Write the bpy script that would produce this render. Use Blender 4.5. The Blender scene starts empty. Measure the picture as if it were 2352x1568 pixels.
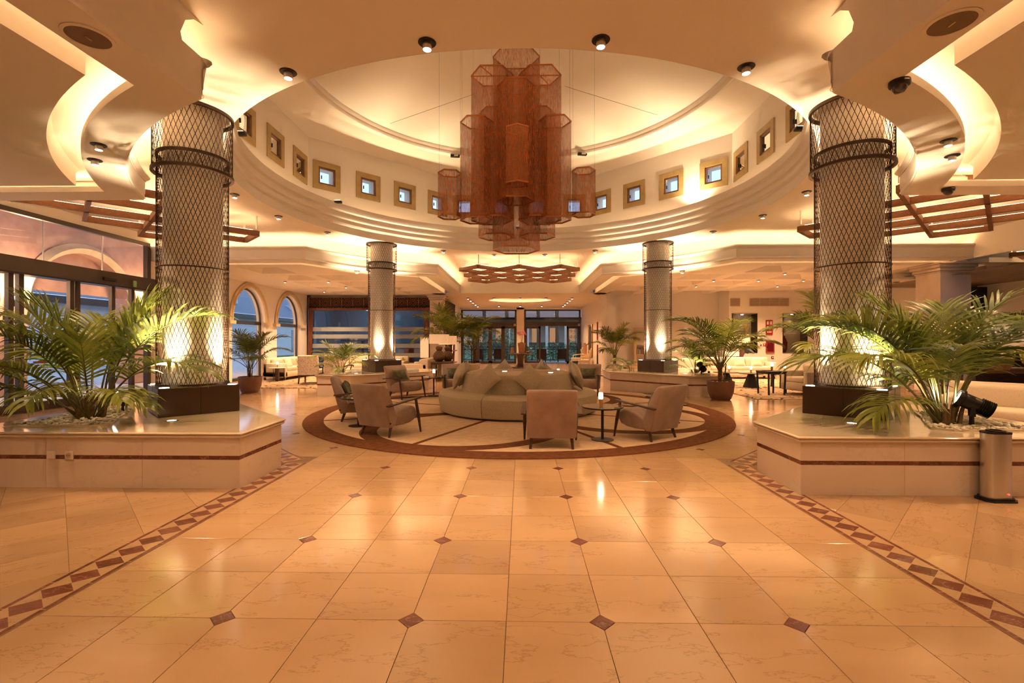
import bpy, bmesh, math, random
from mathutils import Vector, Matrix
random.seed(11)
sc = bpy.context.scene
COL = sc.collection
PI = math.pi
R = math.radians

# ------------------------------------------------------------------ camera, world, exposure
cam_d = bpy.data.cameras.new('camera')
cam_d.sensor_width = 36.0
cam_d.lens = 1091.0 / 2352.0 * 36.0
cam_d.clip_end = 300
cam = bpy.data.objects.new('camera', cam_d)
COL.objects.link(cam)
cam.location = (0.08, 0.0, 1.46)
cam.rotation_euler = (R(90), 0, R(1.155))
sc.camera = cam

sc.view_settings.view_transform = 'Standard'
sc.view_settings.look = 'None'
sc.view_settings.exposure = 1.06
sc.view_settings.gamma = 1.0
sc.view_settings.use_curve_mapping = False
try:
    sc.cycles.max_bounces = 6
    sc.cycles.diffuse_bounces = 3
    sc.cycles.glossy_bounces = 2
    sc.cycles.transmission_bounces = 4
    sc.cycles.transparent_max_bounces = 20
    sc.cycles.sample_clamp_indirect = 6.0
    sc.cycles.caustics_reflective = False
    sc.cycles.caustics_refractive = False
    sc.cycles.use_denoising = True
    sc.cycles.use_adaptive_sampling = True
    sc.cycles.adaptive_threshold = 0.14
    sc.cycles.adaptive_min_samples = 16
except Exception:
    pass

world = bpy.data.worlds.new('dusk_sky')
sc.world = world
world.use_nodes = True
_bg = world.node_tree.nodes['Background']
_bg.inputs[0].default_value = (0.52, 0.70, 1.0, 1)
_bg.inputs[1].default_value = 0.8

# light levels (lamps of the place and added fill lamps)
WARM = (1.0, 0.64, 0.33)
LAMP = (1.0, 0.61, 0.315)
SOFTW = (1.0, 0.74, 0.44)
LED_COVE = 16.0
LED_SLOT = 12.0
DOWN_W = 235.0
UP_W = 560.0

YC = 10.2          # rotunda centre is (0, YC)
ZC = 4.41          # upper ceiling
ZS = 3.70          # soffit / lower ceiling
BW = 2.80          # half width of the cross bays
RA = 6.53          # radius of the curved fascias

# ------------------------------------------------------------------ materials
MATS = {}
def _new(name):
    m = bpy.data.materials.new(name)
    m.use_nodes = True
    nt = m.node_tree
    MATS[name] = m
    return m, nt, nt.nodes['Principled BSDF']

def col4(c): return (c[0], c[1], c[2], 1)

def plain(name, c, rough=0.5, metal=0.0, spec=0.5, emit=None, es=0.0, coat=0.0):
    m, nt, b = _new(name)
    b.inputs['Base Color'].default_value = col4(c)
    b.inputs['Roughness'].default_value = rough
    b.inputs['Metallic'].default_value = metal
    b.inputs['Specular IOR Level'].default_value = spec
    b.inputs['Coat Weight'].default_value = coat
    if emit:
        b.inputs['Emission Color'].default_value = col4(emit)
        b.inputs['Emission Strength'].default_value = es
    return m

def noisy(name, c1, c2, scale=6.0, rough=0.6, stretch=(1, 1, 1), detail=4.0, bump=0.0, bscale=None, metal=0.0, spec=0.4, lo=0.35, hi=0.65, rand=0.0, sheen=0.0):
    m, nt, b = _new(name)
    N = nt.nodes; L = nt.links
    tc = N.new('ShaderNodeTexCoord'); mp = N.new('ShaderNodeMapping')
    mp.inputs['Scale'].default_value = stretch
    L.new(tc.outputs['Object'], mp.inputs['Vector'])
    vec = mp.outputs['Vector']
    if rand:
        oi = N.new('ShaderNodeObjectInfo'); va = N.new('ShaderNodeVectorMath'); va.operation = 'ADD'
        mu = N.new('ShaderNodeMath'); mu.operation = 'MULTIPLY'; mu.inputs[1].default_value = 57.0
        L.new(oi.outputs['Random'], mu.inputs[0]); L.new(mu.outputs[0], va.inputs[1]); L.new(vec, va.inputs[0])
        vec = va.outputs['Vector']
    nz = N.new('ShaderNodeTexNoise'); nz.inputs['Scale'].default_value = scale; nz.inputs['Detail'].default_value = detail
    L.new(vec, nz.inputs['Vector'])
    rp = N.new('ShaderNodeValToRGB')
    rp.color_ramp.elements[0].position = lo; rp.color_ramp.elements[0].color = col4(c1)
    rp.color_ramp.elements[1].position = hi; rp.color_ramp.elements[1].color = col4(c2)
    L.new(nz.outputs['Fac'], rp.inputs['Fac'])
    out = rp.outputs['Color']
    if rand:
        hs = N.new('ShaderNodeHueSaturation')
        mr = N.new('ShaderNodeMapRange'); mr.inputs['To Min'].default_value = 1 - rand; mr.inputs['To Max'].default_value = 1 + rand
        L.new(oi.outputs['Random'], mr.inputs['Value']); L.new(mr.outputs['Result'], hs.inputs['Value'])
        L.new(out, hs.inputs['Color']); out = hs.outputs['Color']
    L.new(out, b.inputs['Base Color'])
    b.inputs['Roughness'].default_value = rough
    b.inputs['Metallic'].default_value = metal
    b.inputs['Specular IOR Level'].default_value = spec
    b.inputs['Sheen Weight'].default_value = sheen
    if bump:
        bp = N.new('ShaderNodeBump'); bp.inputs['Strength'].default_value = bump; bp.inputs['Distance'].default_value = 0.01
        n2 = N.new('ShaderNodeTexNoise'); n2.inputs['Scale'].default_value = bscale or scale * 8
        L.new(vec, n2.inputs['Vector']); L.new(n2.outputs['Fac'], bp.inputs['Height']); L.new(bp.outputs['Normal'], b.inputs['Normal'])
    return m

def marble(name, c1, c2, vein, scale=1.6, rough=0.16, rand=0.07, vstr=0.5, stretch=(0.55, 1.5, 1.0), vw=0.012):
    m, nt, b = _new(name)
    N = nt.nodes; L = nt.links
    tc = N.new('ShaderNodeTexCoord'); mp = N.new('ShaderNodeMapping'); mp.inputs['Scale'].default_value = stretch
    L.new(tc.outputs['Object'], mp.inputs['Vector'])
    oi = N.new('ShaderNodeObjectInfo')
    mu = N.new('ShaderNodeMath'); mu.operation = 'MULTIPLY'; mu.inputs[1].default_value = 93.0
    L.new(oi.outputs['Random'], mu.inputs[0])
    va = N.new('ShaderNodeVectorMath'); va.operation = 'ADD'
    L.new(mp.outputs['Vector'], va.inputs[0]); L.new(mu.outputs[0], va.inputs[1])
    n1 = N.new('ShaderNodeTexNoise'); n1.inputs['Scale'].default_value = scale; n1.inputs['Detail'].default_value = 7; n1.inputs['Distortion'].default_value = 0.6
    L.new(va.outputs['Vector'], n1.inputs['Vector'])
    rp = N.new('ShaderNodeValToRGB')
    rp.color_ramp.elements[0].position = 0.3; rp.color_ramp.elements[0].color = col4(c1)
    rp.color_ramp.elements[1].position = 0.7; rp.color_ramp.elements[1].color = col4(c2)
    L.new(n1.outputs['Fac'], rp.inputs['Fac'])
    n2 = N.new('ShaderNodeTexNoise'); n2.inputs['Scale'].default_value = scale * 1.3; n2.inputs['Detail'].default_value = 9; n2.inputs['Roughness'].default_value = 0.62
    L.new(va.outputs['Vector'], n2.inputs['Vector'])
    sb = N.new('ShaderNodeMath'); sb.operation = 'SUBTRACT'; sb.inputs[1].default_value = 0.5
    ab = N.new('ShaderNodeMath'); ab.operation = 'ABSOLUTE'
    L.new(n2.outputs['Fac'], sb.inputs[0]); L.new(sb.outputs[0], ab.inputs[0])
    mr = N.new('ShaderNodeMapRange'); mr.inputs['From Min'].default_value = 0.0; mr.inputs['From Max'].default_value = vw
    mr.inputs['To Min'].default_value = vstr; mr.inputs['To Max'].default_value = 0.0
    L.new(ab.outputs[0], mr.inputs['Value'])
    mx = N.new('ShaderNodeMix'); mx.data_type = 'RGBA'
    L.new(mr.outputs['Result'], mx.inputs['Factor']); L.new(rp.outputs['Color'], mx.inputs['A']); mx.inputs['B'].default_value = col4(vein)
    hs = N.new('ShaderNodeHueSaturation')
    m2 = N.new('ShaderNodeMapRange'); m2.inputs['To Min'].default_value = 1 - rand; m2.inputs['To Max'].default_value = 1 + rand
    L.new(oi.outputs['Random'], m2.inputs['Value']); L.new(m2.outputs['Result'], hs.inputs['Value']); L.new(mx.outputs['Result'], hs.inputs['Color'])
    L.new(hs.outputs['Color'], b.inputs['Base Color'])
    b.inputs['Roughness'].default_value = rough
    return m

def glow(name, c, s, tiny=False):
    m, nt, b = _new(name)
    if tiny: m.cycles.emission_sampling = 'NONE'      # small lenses: their lamp objects carry the light
    nt.nodes.remove(b)
    e = nt.nodes.new('ShaderNodeEmission'); e.inputs[0].default_value = col4(c); e.inputs[1].default_value = s
    nt.links.new(e.outputs[0], nt.nodes['Material Output'].inputs['Surface'])
    return m

def glassy(name, tint, refl_rough=0.02, ior=1.45, frost=0.0, fc=(0.6, 0.7, 0.75)):
    m, nt, b = _new(name)
    nt.nodes.remove(b)
    N = nt.nodes; L = nt.links
    t = N.new('ShaderNodeBsdfTransparent'); t.inputs[0].default_value = col4(tint)
    g = N.new('ShaderNodeBsdfGlossy'); g.inputs['Roughness'].default_value = refl_rough
    f = N.new('ShaderNodeFresnel'); f.inputs[0].default_value = ior
    mx = N.new('ShaderNodeMixShader')
    L.new(f.outputs[0], mx.inputs[0]); L.new(t.outputs[0], mx.inputs[1]); L.new(g.outputs[0], mx.inputs[2])
    last = mx.outputs[0]
    if frost:
        d = N.new('ShaderNodeBsdfDiffuse'); d.inputs[0].default_value = col4(fc)
        m2 = N.new('ShaderNodeMixShader'); m2.inputs[0].default_value = frost
        L.new(last, m2.inputs[1]); L.new(d.outputs[0], m2.inputs[2]); last = m2.outputs[0]
    L.new(last, N['Material Output'].inputs['Surface'])
    return m

def veil(name, c, cover, metal=0.6, rough=0.45, zscale=8.0):
    """fine metal chain mesh: partly open, uneven cover"""
    m, nt, b = _new(name)
    N = nt.nodes; L = nt.links
    b.inputs['Base Color'].default_value = col4(c); b.inputs['Metallic'].default_value = metal; b.inputs['Roughness'].default_value = rough
    t = N.new('ShaderNodeBsdfTransparent')
    tc = N.new('ShaderNodeTexCoord'); mp = N.new('ShaderNodeMapping'); mp.inputs['Scale'].default_value = (60, 60, zscale)
    nz = N.new('ShaderNodeTexNoise'); nz.inputs['Scale'].default_value = 1.0; nz.inputs['Detail'].default_value = 2
    L.new(tc.outputs['Object'], mp.inputs['Vector']); L.new(mp.outputs['Vector'], nz.inputs['Vector'])
    mr = N.new('ShaderNodeMapRange'); mr.inputs['From Min'].default_value = 0.3; mr.inputs['From Max'].default_value = 0.7
    mr.inputs['To Min'].default_value = cover - 0.16; mr.inputs['To Max'].default_value = cover + 0.16
    L.new(nz.outputs['Fac'], mr.inputs['Value'])
    mx = N.new('ShaderNodeMixShader')
    L.new(mr.outputs['Result'], mx.inputs[0]); L.new(t.outputs[0], mx.inputs[1]); L.new(b.outputs[0], mx.inputs[2])
    L.new(mx.outputs[0], N['Material Output'].inputs['Surface'])
    return m

def leafmat(name, c1, c2, trans=0.35):
    m, nt, b = _new(name)
    N = nt.nodes; L = nt.links
    tc = N.new('ShaderNodeTexCoord'); nz = N.new('ShaderNodeTexNoise'); nz.inputs['Scale'].default_value = 5
    oi = N.new('ShaderNodeObjectInfo')
    ad = N.new('ShaderNodeMath'); ad.operation = 'ADD'
    L.new(tc.outputs['Object'], nz.inputs['Vector'])
    ms = N.new('ShaderNodeMath'); ms.operation = 'MULTIPLY_ADD'; ms.inputs[1].default_value = 0.5; ms.inputs[2].default_value = -0.25
    L.new(oi.outputs['Random'], ms.inputs[0]); L.new(nz.outputs['Fac'], ad.inputs[0]); L.new(ms.outputs[0], ad.inputs[1])
    rp = N.new('ShaderNodeValToRGB')
    rp.color_ramp.elements[0].position = 0.3; rp.color_ramp.elements[0].color = col4(c1)
    rp.color_ramp.elements[1].position = 0.75; rp.color_ramp.elements[1].color = col4(c2)
    L.new(ad.outputs[0], rp.inputs['Fac']); L.new(rp.outputs['Color'], b.inputs['Base Color'])
    b.inputs['Roughness'].default_value = 0.38
    tr = N.new('ShaderNodeBsdfTranslucent'); L.new(rp.outputs['Color'], tr.inputs[0])
    mx = N.new('ShaderNodeMixShader'); mx.inputs[0].default_value = trans
    L.new(b.outputs[0], mx.inputs[1]); L.new(tr.outputs[0], mx.inputs[2])
    L.new(mx.outputs[0], N['Material Output'].inputs['Surface'])
    return m

def carpetmat(name, c1, c2, c3, scale):
    """printed lounge carpet: meandering brown stripes on beige with tan blotches"""
    m, nt, b = _new(name)
    N = nt.nodes; L = nt.links
    tc = N.new('ShaderNodeTexCoord'); mp = N.new('ShaderNodeMapping'); mp.inputs['Scale'].default_value = (1.0, 1.6, 1); mp.inputs['Rotation'].default_value = (0, 0, R(40))
    L.new(tc.outputs['Object'], mp.inputs['Vector'])
    nz = N.new('ShaderNodeTexNoise'); nz.inputs['Scale'].default_value = scale; nz.inputs['Detail'].default_value = 1.0
    L.new(mp.outputs['Vector'], nz.inputs['Vector'])
    mu = N.new('ShaderNodeMath'); mu.operation = 'MULTIPLY'; mu.inputs[1].default_value = 9.0
    fr = N.new('ShaderNodeMath'); fr.operation = 'FRACT'
    L.new(nz.outputs['Fac'], mu.inputs[0]); L.new(mu.outputs[0], fr.inputs[0])
    rp = N.new('ShaderNodeValToRGB'); rp.color_ramp.interpolation = 'CONSTANT'
    e = rp.color_ramp.elements
    e[0].position = 0; e[0].color = col4(c1)
    e[1].position = 0.45; e[1].color = col4(c2)
    x = e.new(0.62); x.color = col4(c1)
    x = e.new(0.86); x.color = col4(c3)
    L.new(fr.outputs[0], rp.inputs['Fac']); L.new(rp.outputs['Color'], b.inputs['Base Color'])
    b.inputs['Roughness'].default_value = 0.95; b.inputs['Specular IOR Level'].default_value = 0.1
    return m

def weavemat(name, c1, c2, scale):
    m, nt, b = _new(name)
    N = nt.nodes; L = nt.links
    tc = N.new('ShaderNodeTexCoord')
    ck = N.new('ShaderNodeTexVoronoi'); ck.inputs['Scale'].default_value = scale
    L.new(tc.outputs['Object'], ck.inputs['Vector'])
    rp = N.new('ShaderNodeValToRGB'); rp.color_ramp.elements[0].position = 0.35; rp.color_ramp.elements[1].position = 0.45
    rp.color_ramp.elements[0].color = col4(c1); rp.color_ramp.elements[1].color = col4(c2)
    L.new(ck.outputs['Distance'], rp.inputs['Fac']); L.new(rp.outputs['Color'], b.inputs['Base Color'])
    b.inputs['Roughness'].default_value = 0.9
    return m

PAINT = noisy('paint_warm_white', (0.84, 0.77, 0.685), (0.86, 0.79, 0.705), 0.7, 0.75, spec=0.25)
PAINT2 = noisy('paint_cream', (0.85, 0.765, 0.66), (0.87, 0.785, 0.68), 0.7, 0.75, spec=0.25)
DOMEP = noisy('paint_dome', (0.82, 0.77, 0.68), (0.84, 0.79, 0.70), 0.4, 0.8, spec=0.2)
TILE = marble('marble_cream_tile', (0.43, 0.265, 0.145), (0.51, 0.325, 0.18), (0.20, 0.09, 0.035), 1.3, 0.13, 0.10, 0.42, vw=0.007)
SLAB = marble('marble_cream_slab', (0.64, 0.51, 0.41), (0.74, 0.61, 0.50), (0.46, 0.33, 0.24), 1.3, 0.2, 0.05, 0.2)
TOPM = marble('marble_planter_top', (0.62, 0.50, 0.36), (0.72, 0.60, 0.45), (0.42, 0.30, 0.20), 1.1, 0.07, 0.03, 0.3)
ROSSO = marble('marble_dark_red', (0.12, 0.036, 0.022), (0.20, 0.065, 0.04), (0.5, 0.32, 0.24), 5.0, 0.16, 0.2, 0.5, vw=0.008)
ALAB = marble('marble_column_shaft', (0.86, 0.78, 0.68), (0.92, 0.85, 0.76), (0.68, 0.55, 0.45), 1.0, 0.3, 0.03, 0.3, stretch=(1.2, 1.2, 0.5))
GROUT = plain('grout', (0.22, 0.13, 0.075), 0.8)
BRONZE = plain('bronze_box', (0.085, 0.055, 0.035), 0.32, 0.75)
IRON = plain('dark_bronze_wire', (0.055, 0.028, 0.016), 0.45, 0.6)
BLACKM = plain('black_metal', (0.02, 0.018, 0.016), 0.4, 0.5)
DKFRAME = plain('dark_aluminium', (0.075, 0.058, 0.05), 0.4, 0.5)
STEEL = plain('brushed_silver', (0.62, 0.6, 0.58), 0.3, 0.95)
WOODD = noisy('dark_walnut', (0.045, 0.022, 0.014), (0.085, 0.042, 0.026), 4, 0.4, (1, 1, 12), spec=0.4)
WOODL = noisy('lattice_wood', (0.20, 0.083, 0.036), (0.27, 0.115, 0.05), 5, 0.6, (3, 3, 14))
WOODR = noisy('red_mahogany', (0.13, 0.04, 0.02), (0.20, 0.065, 0.032), 4, 0.4, (4, 4, 0.6))
WOODP = noisy('pale_ash', (0.62, 0.42, 0.22), (0.72, 0.51, 0.29), 4, 0.5, (4, 4, 0.8))
WOODT = noisy('oak_tabletop', (0.30, 0.155, 0.075), (0.38, 0.2, 0.1), 3, 0.3, (1, 8, 1))
CASE = noisy('window_casing', (0.40, 0.28, 0.115), (0.47, 0.33, 0.145), 3, 0.5, (2, 2, 2))
SASH = noisy('window_sash', (0.17, 0.075, 0.025), (0.23, 0.105, 0.04), 4, 0.45)
STONE = noisy('arch_stone', (0.62, 0.47, 0.27), (0.70, 0.55, 0.34), 3, 0.7)
PINKST = noisy('pink_stucco', (0.44, 0.25, 0.19), (0.52, 0.31, 0.24), 3, 0.9)
GREIGE = noisy('sofa_greige_weave', (0.43, 0.345, 0.235), (0.55, 0.45, 0.32), 160, 0.95, (1, 1, 0.25), 2, 0.25, 300, spec=0.15)
VELVET = noisy('velvet_taupe', (0.30, 0.195, 0.15), (0.39, 0.26, 0.20), 4.5, 0.8, spec=0.15, sheen=0.35)
CREAMF = noisy('cream_fabric', (0.58, 0.47, 0.355), (0.63, 0.52, 0.395), 60, 0.95, spec=0.15)
GREENF = noisy('sage_cushion', (0.115, 0.11, 0.065), (0.185, 0.175, 0.105), 9, 0.9, (1, 3, 1), spec=0.15)
PATF = weavemat('patterned_fabric', (0.50, 0.37, 0.29), (0.73, 0.61, 0.5), 26)
RUGB = noisy('rug_beige', (0.56, 0.39, 0.255), (0.64, 0.455, 0.305), 9, 0.95, spec=0.1, bump=0.2, bscale=200)
RUGD = noisy('rug_brown', (0.115, 0.042, 0.018), (0.16, 0.06, 0.027), 12, 0.95, spec=0.1, bump=0.2, bscale=200)
CARPET = carpetmat('lounge_carpet', (0.43, 0.30, 0.19), (0.075, 0.03, 0.015), (0.24, 0.12, 0.06), 0.75)
POT = noisy('brown_ceramic', (0.16, 0.078, 0.058), (0.20, 0.10, 0.075), 5, 0.5)
POTW = plain('white_ceramic', (0.78, 0.68, 0.55), 0.5)
SOIL = noisy('soil', (0.04, 0.025, 0.015), (0.10, 0.06, 0.035), 30, 0.95)
PEB = noisy('white_pebble', (0.62, 0.55, 0.44), (0.78, 0.71, 0.59), 3, 0.55, rand=0.1)
LEAF = leafmat('palm_leaf', (0.06, 0.095, 0.011), (0.29, 0.32, 0.05))
STALK = noisy('palm_stalk', (0.06, 0.065, 0.014), (0.15, 0.13, 0.035), 8, 0.5)
TRUNK = noisy('palm_trunk', (0.09, 0.05, 0.025), (0.20, 0.12, 0.06), 14, 0.85)
GLASS = glassy('window_glass', (0.90, 0.95, 1.0))
GLASSD = glassy('tinted_glass', (0.55, 0.60, 0.66), ior=1.7)
FROST = glassy('frosted_band', (0.62, 0.68, 0.72), 0.3, 1.5, 0.55, (0.55, 0.60, 0.62))
MESHC = veil('copper_chain_mesh', (0.46, 0.135, 0.035), 0.50, 0.3, 0.5)
COPPER = plain('copper_frame', (0.42, 0.15, 0.06), 0.4, 0.7)
GOLD = plain('brushed_gold', (0.72, 0.42, 0.12), 0.3, 0.9)
SHADE = plain('lamp_shade_linen', (0.80, 0.66, 0.50), 0.8, emit=(1.0, 0.66, 0.36), es=0.12)
SHADE.cycles.emission_sampling = 'NONE'
SHADEL = plain('lamp_shade_lit', (0.85, 0.72, 0.55), 0.8, emit=(1.0, 0.64, 0.32), es=0.25)
SHADEL.cycles.emission_sampling = 'NONE'
TLAMP = glow('table_lamp_glow', (1.0, 0.86, 0.68), 3.2, True)
BULB = glow('downlight_lens', (1.0, 0.86, 0.66), 26.0, True)
BULBM = glow('small_lamp', (1.0, 0.84, 0.62), 7.0, True)
LEDC = glow('led_cove', WARM, LED_COVE)
LEDS = glow('led_slot', WARM, LED_SLOT)
RED = plain('red_panel', (0.38, 0.02, 0.02), 0.35)
WHITEP = plain('white_plastic', (0.78, 0.68, 0.58), 0.4)
GREYSP = noisy('speaker_mesh', (0.20, 0.13, 0.08), (0.24, 0.16, 0.10), 200, 0.7)
NAVY = plain('navy_panel', (0.02, 0.022, 0.045), 0.4)
MARBT = plain('white_marble_top', (0.75, 0.68, 0.58), 0.15)
VENT = plain('vent_white', (0.55, 0.43, 0.33), 0.6)
WICKER = noisy('wicker', (0.07, 0.035, 0.02), (0.14, 0.07, 0.04), 60, 0.8)
FOLI = leafmat('garden_leaf', (0.06, 0.17, 0.06), (0.30, 0.46, 0.24), 0.3)
DRYG = noisy('dry_grass', (0.55, 0.33, 0.10), (0.72, 0.48, 0.2), 30, 0.9)
REDV = plain('red_glaze', (0.20, 0.012, 0.012), 0.15)
TERRA = noisy('roof_tile', (0.34, 0.20, 0.15), (0.46, 0.29, 0.22), 20, 0.85)
FACADE = plain('facade_cream', (0.62, 0.50, 0.44), 0.85)
PAVE = noisy('outdoor_paving', (0.42, 0.42, 0.44), (0.5, 0.5, 0.52), 4, 0.5)
LITD = glow('lit_doorway', (1.0, 0.50, 0.24), 0.22, True)
ORCHID = plain('orchid_petal', (0.62, 0.16, 0.26), 0.6)
DKWALL = plain('backroom_reflection_tone', (0.20, 0.27, 0.34), 0.7)  # blue-grey stands in for reflections on the screen glass

# ------------------------------------------------------------------ mesh helpers
class MB:
    def __init__(s): s.v = []; s.f = []
    def add(s, vs, fs, mt=None):
        o = len(s.v)
        for p in vs:
            p = Vector(p)
            s.v.append(tuple(mt @ p) if mt is not None else tuple(p))
        s.f += [tuple(i + o for i in f) for f in fs]
        return s
    def box(s, c, d, rz=0.0, mt=None):
        x, y, z = d[0] / 2, d[1] / 2, d[2] / 2
        vs = [(-x, -y, -z), (x, -y, -z), (x, y, -z), (-x, y, -z), (-x, -y, z), (x, -y, z), (x, y, z), (-x, y, z)]
        fs = [(0, 3, 2, 1), (4, 5, 6, 7), (0, 1, 5, 4), (1, 2, 6, 5), (2, 3, 7, 6), (3, 0, 4, 7)]
        m = Matrix.Translation(c) @ Matrix.Rotation(rz, 4, 'Z')
        if mt is not None: m = mt @ m
        return s.add(vs, fs, m)
    def bar(s, a, b, w, h, up=(0, 0, 1)):
        """box beam from a to b, width w (horizontal), height h, top/bottom centred"""
        a = Vector(a); b = Vector(b); d = (b - a); L = d.length; d.normalize()
        u = Vector(up)
        if abs(d.dot(u)) > 0.98: u = Vector((0, 1, 0))
        sd = d.cross(u).normalized(); u = sd.cross(d).normalized()
        vs = []
        for p in (a, b):
            for (i, j) in ((-1, -1), (1, -1), (1, 1), (-1, 1)):
                vs.append(p + sd * (i * w / 2) + u * (j * h / 2))
        return s.add(vs, [(0, 1, 2, 3), (7, 6, 5, 4), (0, 4, 5, 1), (1, 5, 6, 2), (2, 6, 7, 3), (3, 7, 4, 0)])
    def prism(s, poly, z0, z1):
        n = len(poly)
        vs = [(p[0], p[1], z0) for p in poly] + [(p[0], p[1], z1) for p in poly]
        fs = [tuple(range(n - 1, -1, -1)), tuple(range(n, 2 * n))]
        fs += [(i, (i + 1) % n, n + (i + 1) % n, n + i) for i in range(n)]
        return s.add(vs, fs)
    def lathe(s, prof, n=24, c=(0, 0, 0), a0=0.0, a1=2 * PI, mt=None):
        full = abs(a1 - a0 - 2 * PI) < 1e-6
        m = n if full else n + 1
        vs = []; fs = []
        for i in range(m):
            a = a0 + (a1 - a0) * i / n
            for (r, z) in prof: vs.append((c[0] + r * math.cos(a), c[1] + r * math.sin(a), c[2] + z))
        k = len(prof)
        for i in range(n):
            j = (i + 1) % m
            for q in range(k - 1):
                fs.append((i * k + q, j * k + q, j * k + q + 1, i * k + q + 1))
        return s.add(vs, fs, mt)
    def disc(s, r, z, n=24, c=(0, 0), up=True):
        vs = [(c[0] + r * math.cos(2 * PI * i / n), c[1] + r * math.sin(2 * PI * i / n), z) for i in range(n)]
        return s.add(vs, [tuple(range(n)) if up else tuple(range(n - 1, -1, -1))])
    def cyl(s, r, z0, z1, n=20, c=(0, 0), r2=None, mt=None):
        r2 = r if r2 is None else r2
        vs = [(c[0] + r * math.cos(2 * PI * i / n), c[1] + r * math.sin(2 * PI * i / n), z0) for i in range(n)]
        vs += [(c[0] + r2 * math.cos(2 * PI * i / n), c[1] + r2 * math.sin(2 * PI * i / n), z1) for i in range(n)]
        fs = [tuple(range(n - 1, -1, -1)), tuple(range(n, 2 * n))] + [(i, (i + 1) % n, n + (i + 1) % n, n + i) for i in range(n)]
        return s.add(vs, fs, mt)
    def tube(s, pts, r, sides=6, caps=True):
        pts = [Vector(p) for p in pts]; n = len(pts)
        rs = r if isinstance(r, (list, tuple)) else [r] * n
        vs = []; fs = []
        prev = None
        for i, p in enumerate(pts):
            t = (pts[min(i + 1, n - 1)] - pts[max(i - 1, 0)]).normalized()
            if prev is None:
                u = Vector((0, 0, 1)) if abs(t.z) < 0.9 else Vector((1, 0, 0))
                a = t.cross(u).normalized()
            else:
                a = (prev - t * prev.dot(t)).normalized()
            prev = a; b = t.cross(a)
            for k in range(sides):
                an = 2 * PI * k / sides
                vs.append(p + a * (rs[i] * math.cos(an)) + b * (rs[i] * math.sin(an)))
        for i in range(n - 1):
            for k in range(sides):
                k2 = (k + 1) % sides
                fs.append((i * sides + k, i * sides + k2, (i + 1) * sides + k2, (i + 1) * sides + k))
        if caps:
            fs.append(tuple(range(sides - 1, -1, -1))); fs.append(tuple((n - 1) * sides + k for k in range(sides)))
        return s.add(vs, fs)
    def grid(s, rows, close=False):
        """rows: list of equal-length point lists"""
        k = len(rows[0]); vs = [p for r_ in rows for p in r_]
        fs = []
        for i in range(len(rows) - 1):
            for j in range(k - 1 if not close else k):
                j2 = (j + 1) % k
                fs.append((i * k + j, i * k + j2, (i + 1) * k + j2, (i + 1) * k + j))
        return s.add(vs, fs)
    def rbox(s, c, d, r=0.03, seg=2, rz=0.0, mt=None):
        bm = bmesh.new()
        bmesh.ops.create_cube(bm, size=1.0)
        for v in bm.verts: v.co = Vector((v.co.x * d[0], v.co.y * d[1], v.co.z * d[2]))
        bmesh.ops.bevel(bm, geom=bm.edges[:], offset=min(r, min(d) * 0.49), segments=seg, profile=0.5, affect='EDGES')
        m = Matrix.Translation(c) @ Matrix.Rotation(rz, 4, 'Z')
        if mt is not None: m = mt @ m
        s.bm(bm, m); bm.free()
        return s
    def bm(s, bm, mt=None):
        bm.verts.index_update()
        return s.add([v.co.copy() for v in bm.verts], [tuple(v.index for v in f.verts) for f in bm.faces], mt)
    def profile(s, prof, x0, x1, r=0.0, seg=3):
        """prof: (y, z) loop extruded along x with rounded side edges"""
        bm = bmesh.new()
        a = [bm.verts.new((x0, p[0], p[1])) for p in prof]
        b = [bm.verts.new((x1, p[0], p[1])) for p in prof]
        n = len(prof)
        f0 = bm.faces.new(a); f1 = bm.faces.new(b[::-1])
        for i in range(n): bm.faces.new((a[i], b[i], b[(i + 1) % n], a[(i + 1) % n]))
        bmesh.ops.recalc_face_normals(bm, faces=bm.faces[:])
        if r:
            es = list(set(list(f0.edges) + list(f1.edges)))
            bmesh.ops.bevel(bm, geom=es, offset=r, segments=seg, profile=0.5, affect='EDGES')
        s.bm(bm); bm.free()
        return s
    def mesh(s, name, mat, ang=38):
        me = bpy.data.meshes.new(name)
        me.from_pydata(s.v, [], s.f); me.update()
        me.materials.append(mat)
        if ang:
            me.polygons.foreach_set('use_smooth', [True] * len(me.polygons))
            try: me.set_sharp_from_angle(angle=R(ang))
            except Exception: pass
        return me
    def obj(s, name, mat, parent=None, ang=38, loc=None, kind=None):
        return link(name, s.mesh(name, mat, ang), parent, loc, 0, kind)

def link(name, me, parent=None, loc=None, rz=0.0, kind=None):
    o = bpy.data.objects.new(name, me); COL.objects.link(o)
    if parent is not None: o.parent = parent
    if loc is not None: o.location = loc
    if rz: o.rotation_euler = (0, 0, rz)
    if kind: o['kind'] = kind
    return o

def tag(o, label, cat, group=None, kind=None):
    o['label'] = label; o['category'] = cat
    if group: o['group'] = group
    if kind: o['kind'] = kind
    return o

def thing(name, label, cat, loc=(0, 0, 0), rz=0.0, group=None):
    o = bpy.data.objects.new(name, None); COL.objects.link(o)
    o.empty_display_size = 0.1
    o.location = loc; o.rotation_euler = (0, 0, rz)
    return tag(o, label, cat, group)

def dup(root, loc, rz=0.0, label=None, group=None, sc_=None):
    def cp(o, par):
        c = o.copy(); COL.objects.link(c); c.parent = par
        for ch in list(o.children): cp(ch, c)
        return c
    r = cp(root, None)
    r.location = loc; r.rotation_euler = (0, 0, rz)
    if sc_: r.scale = (sc_, sc_, sc_)
    if label: r['label'] = label
    if group: r['group'] = group
    return r

def struct(o, label=None):
    o['kind'] = 'structure'
    if label: o['label'] = label
    return o

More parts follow.
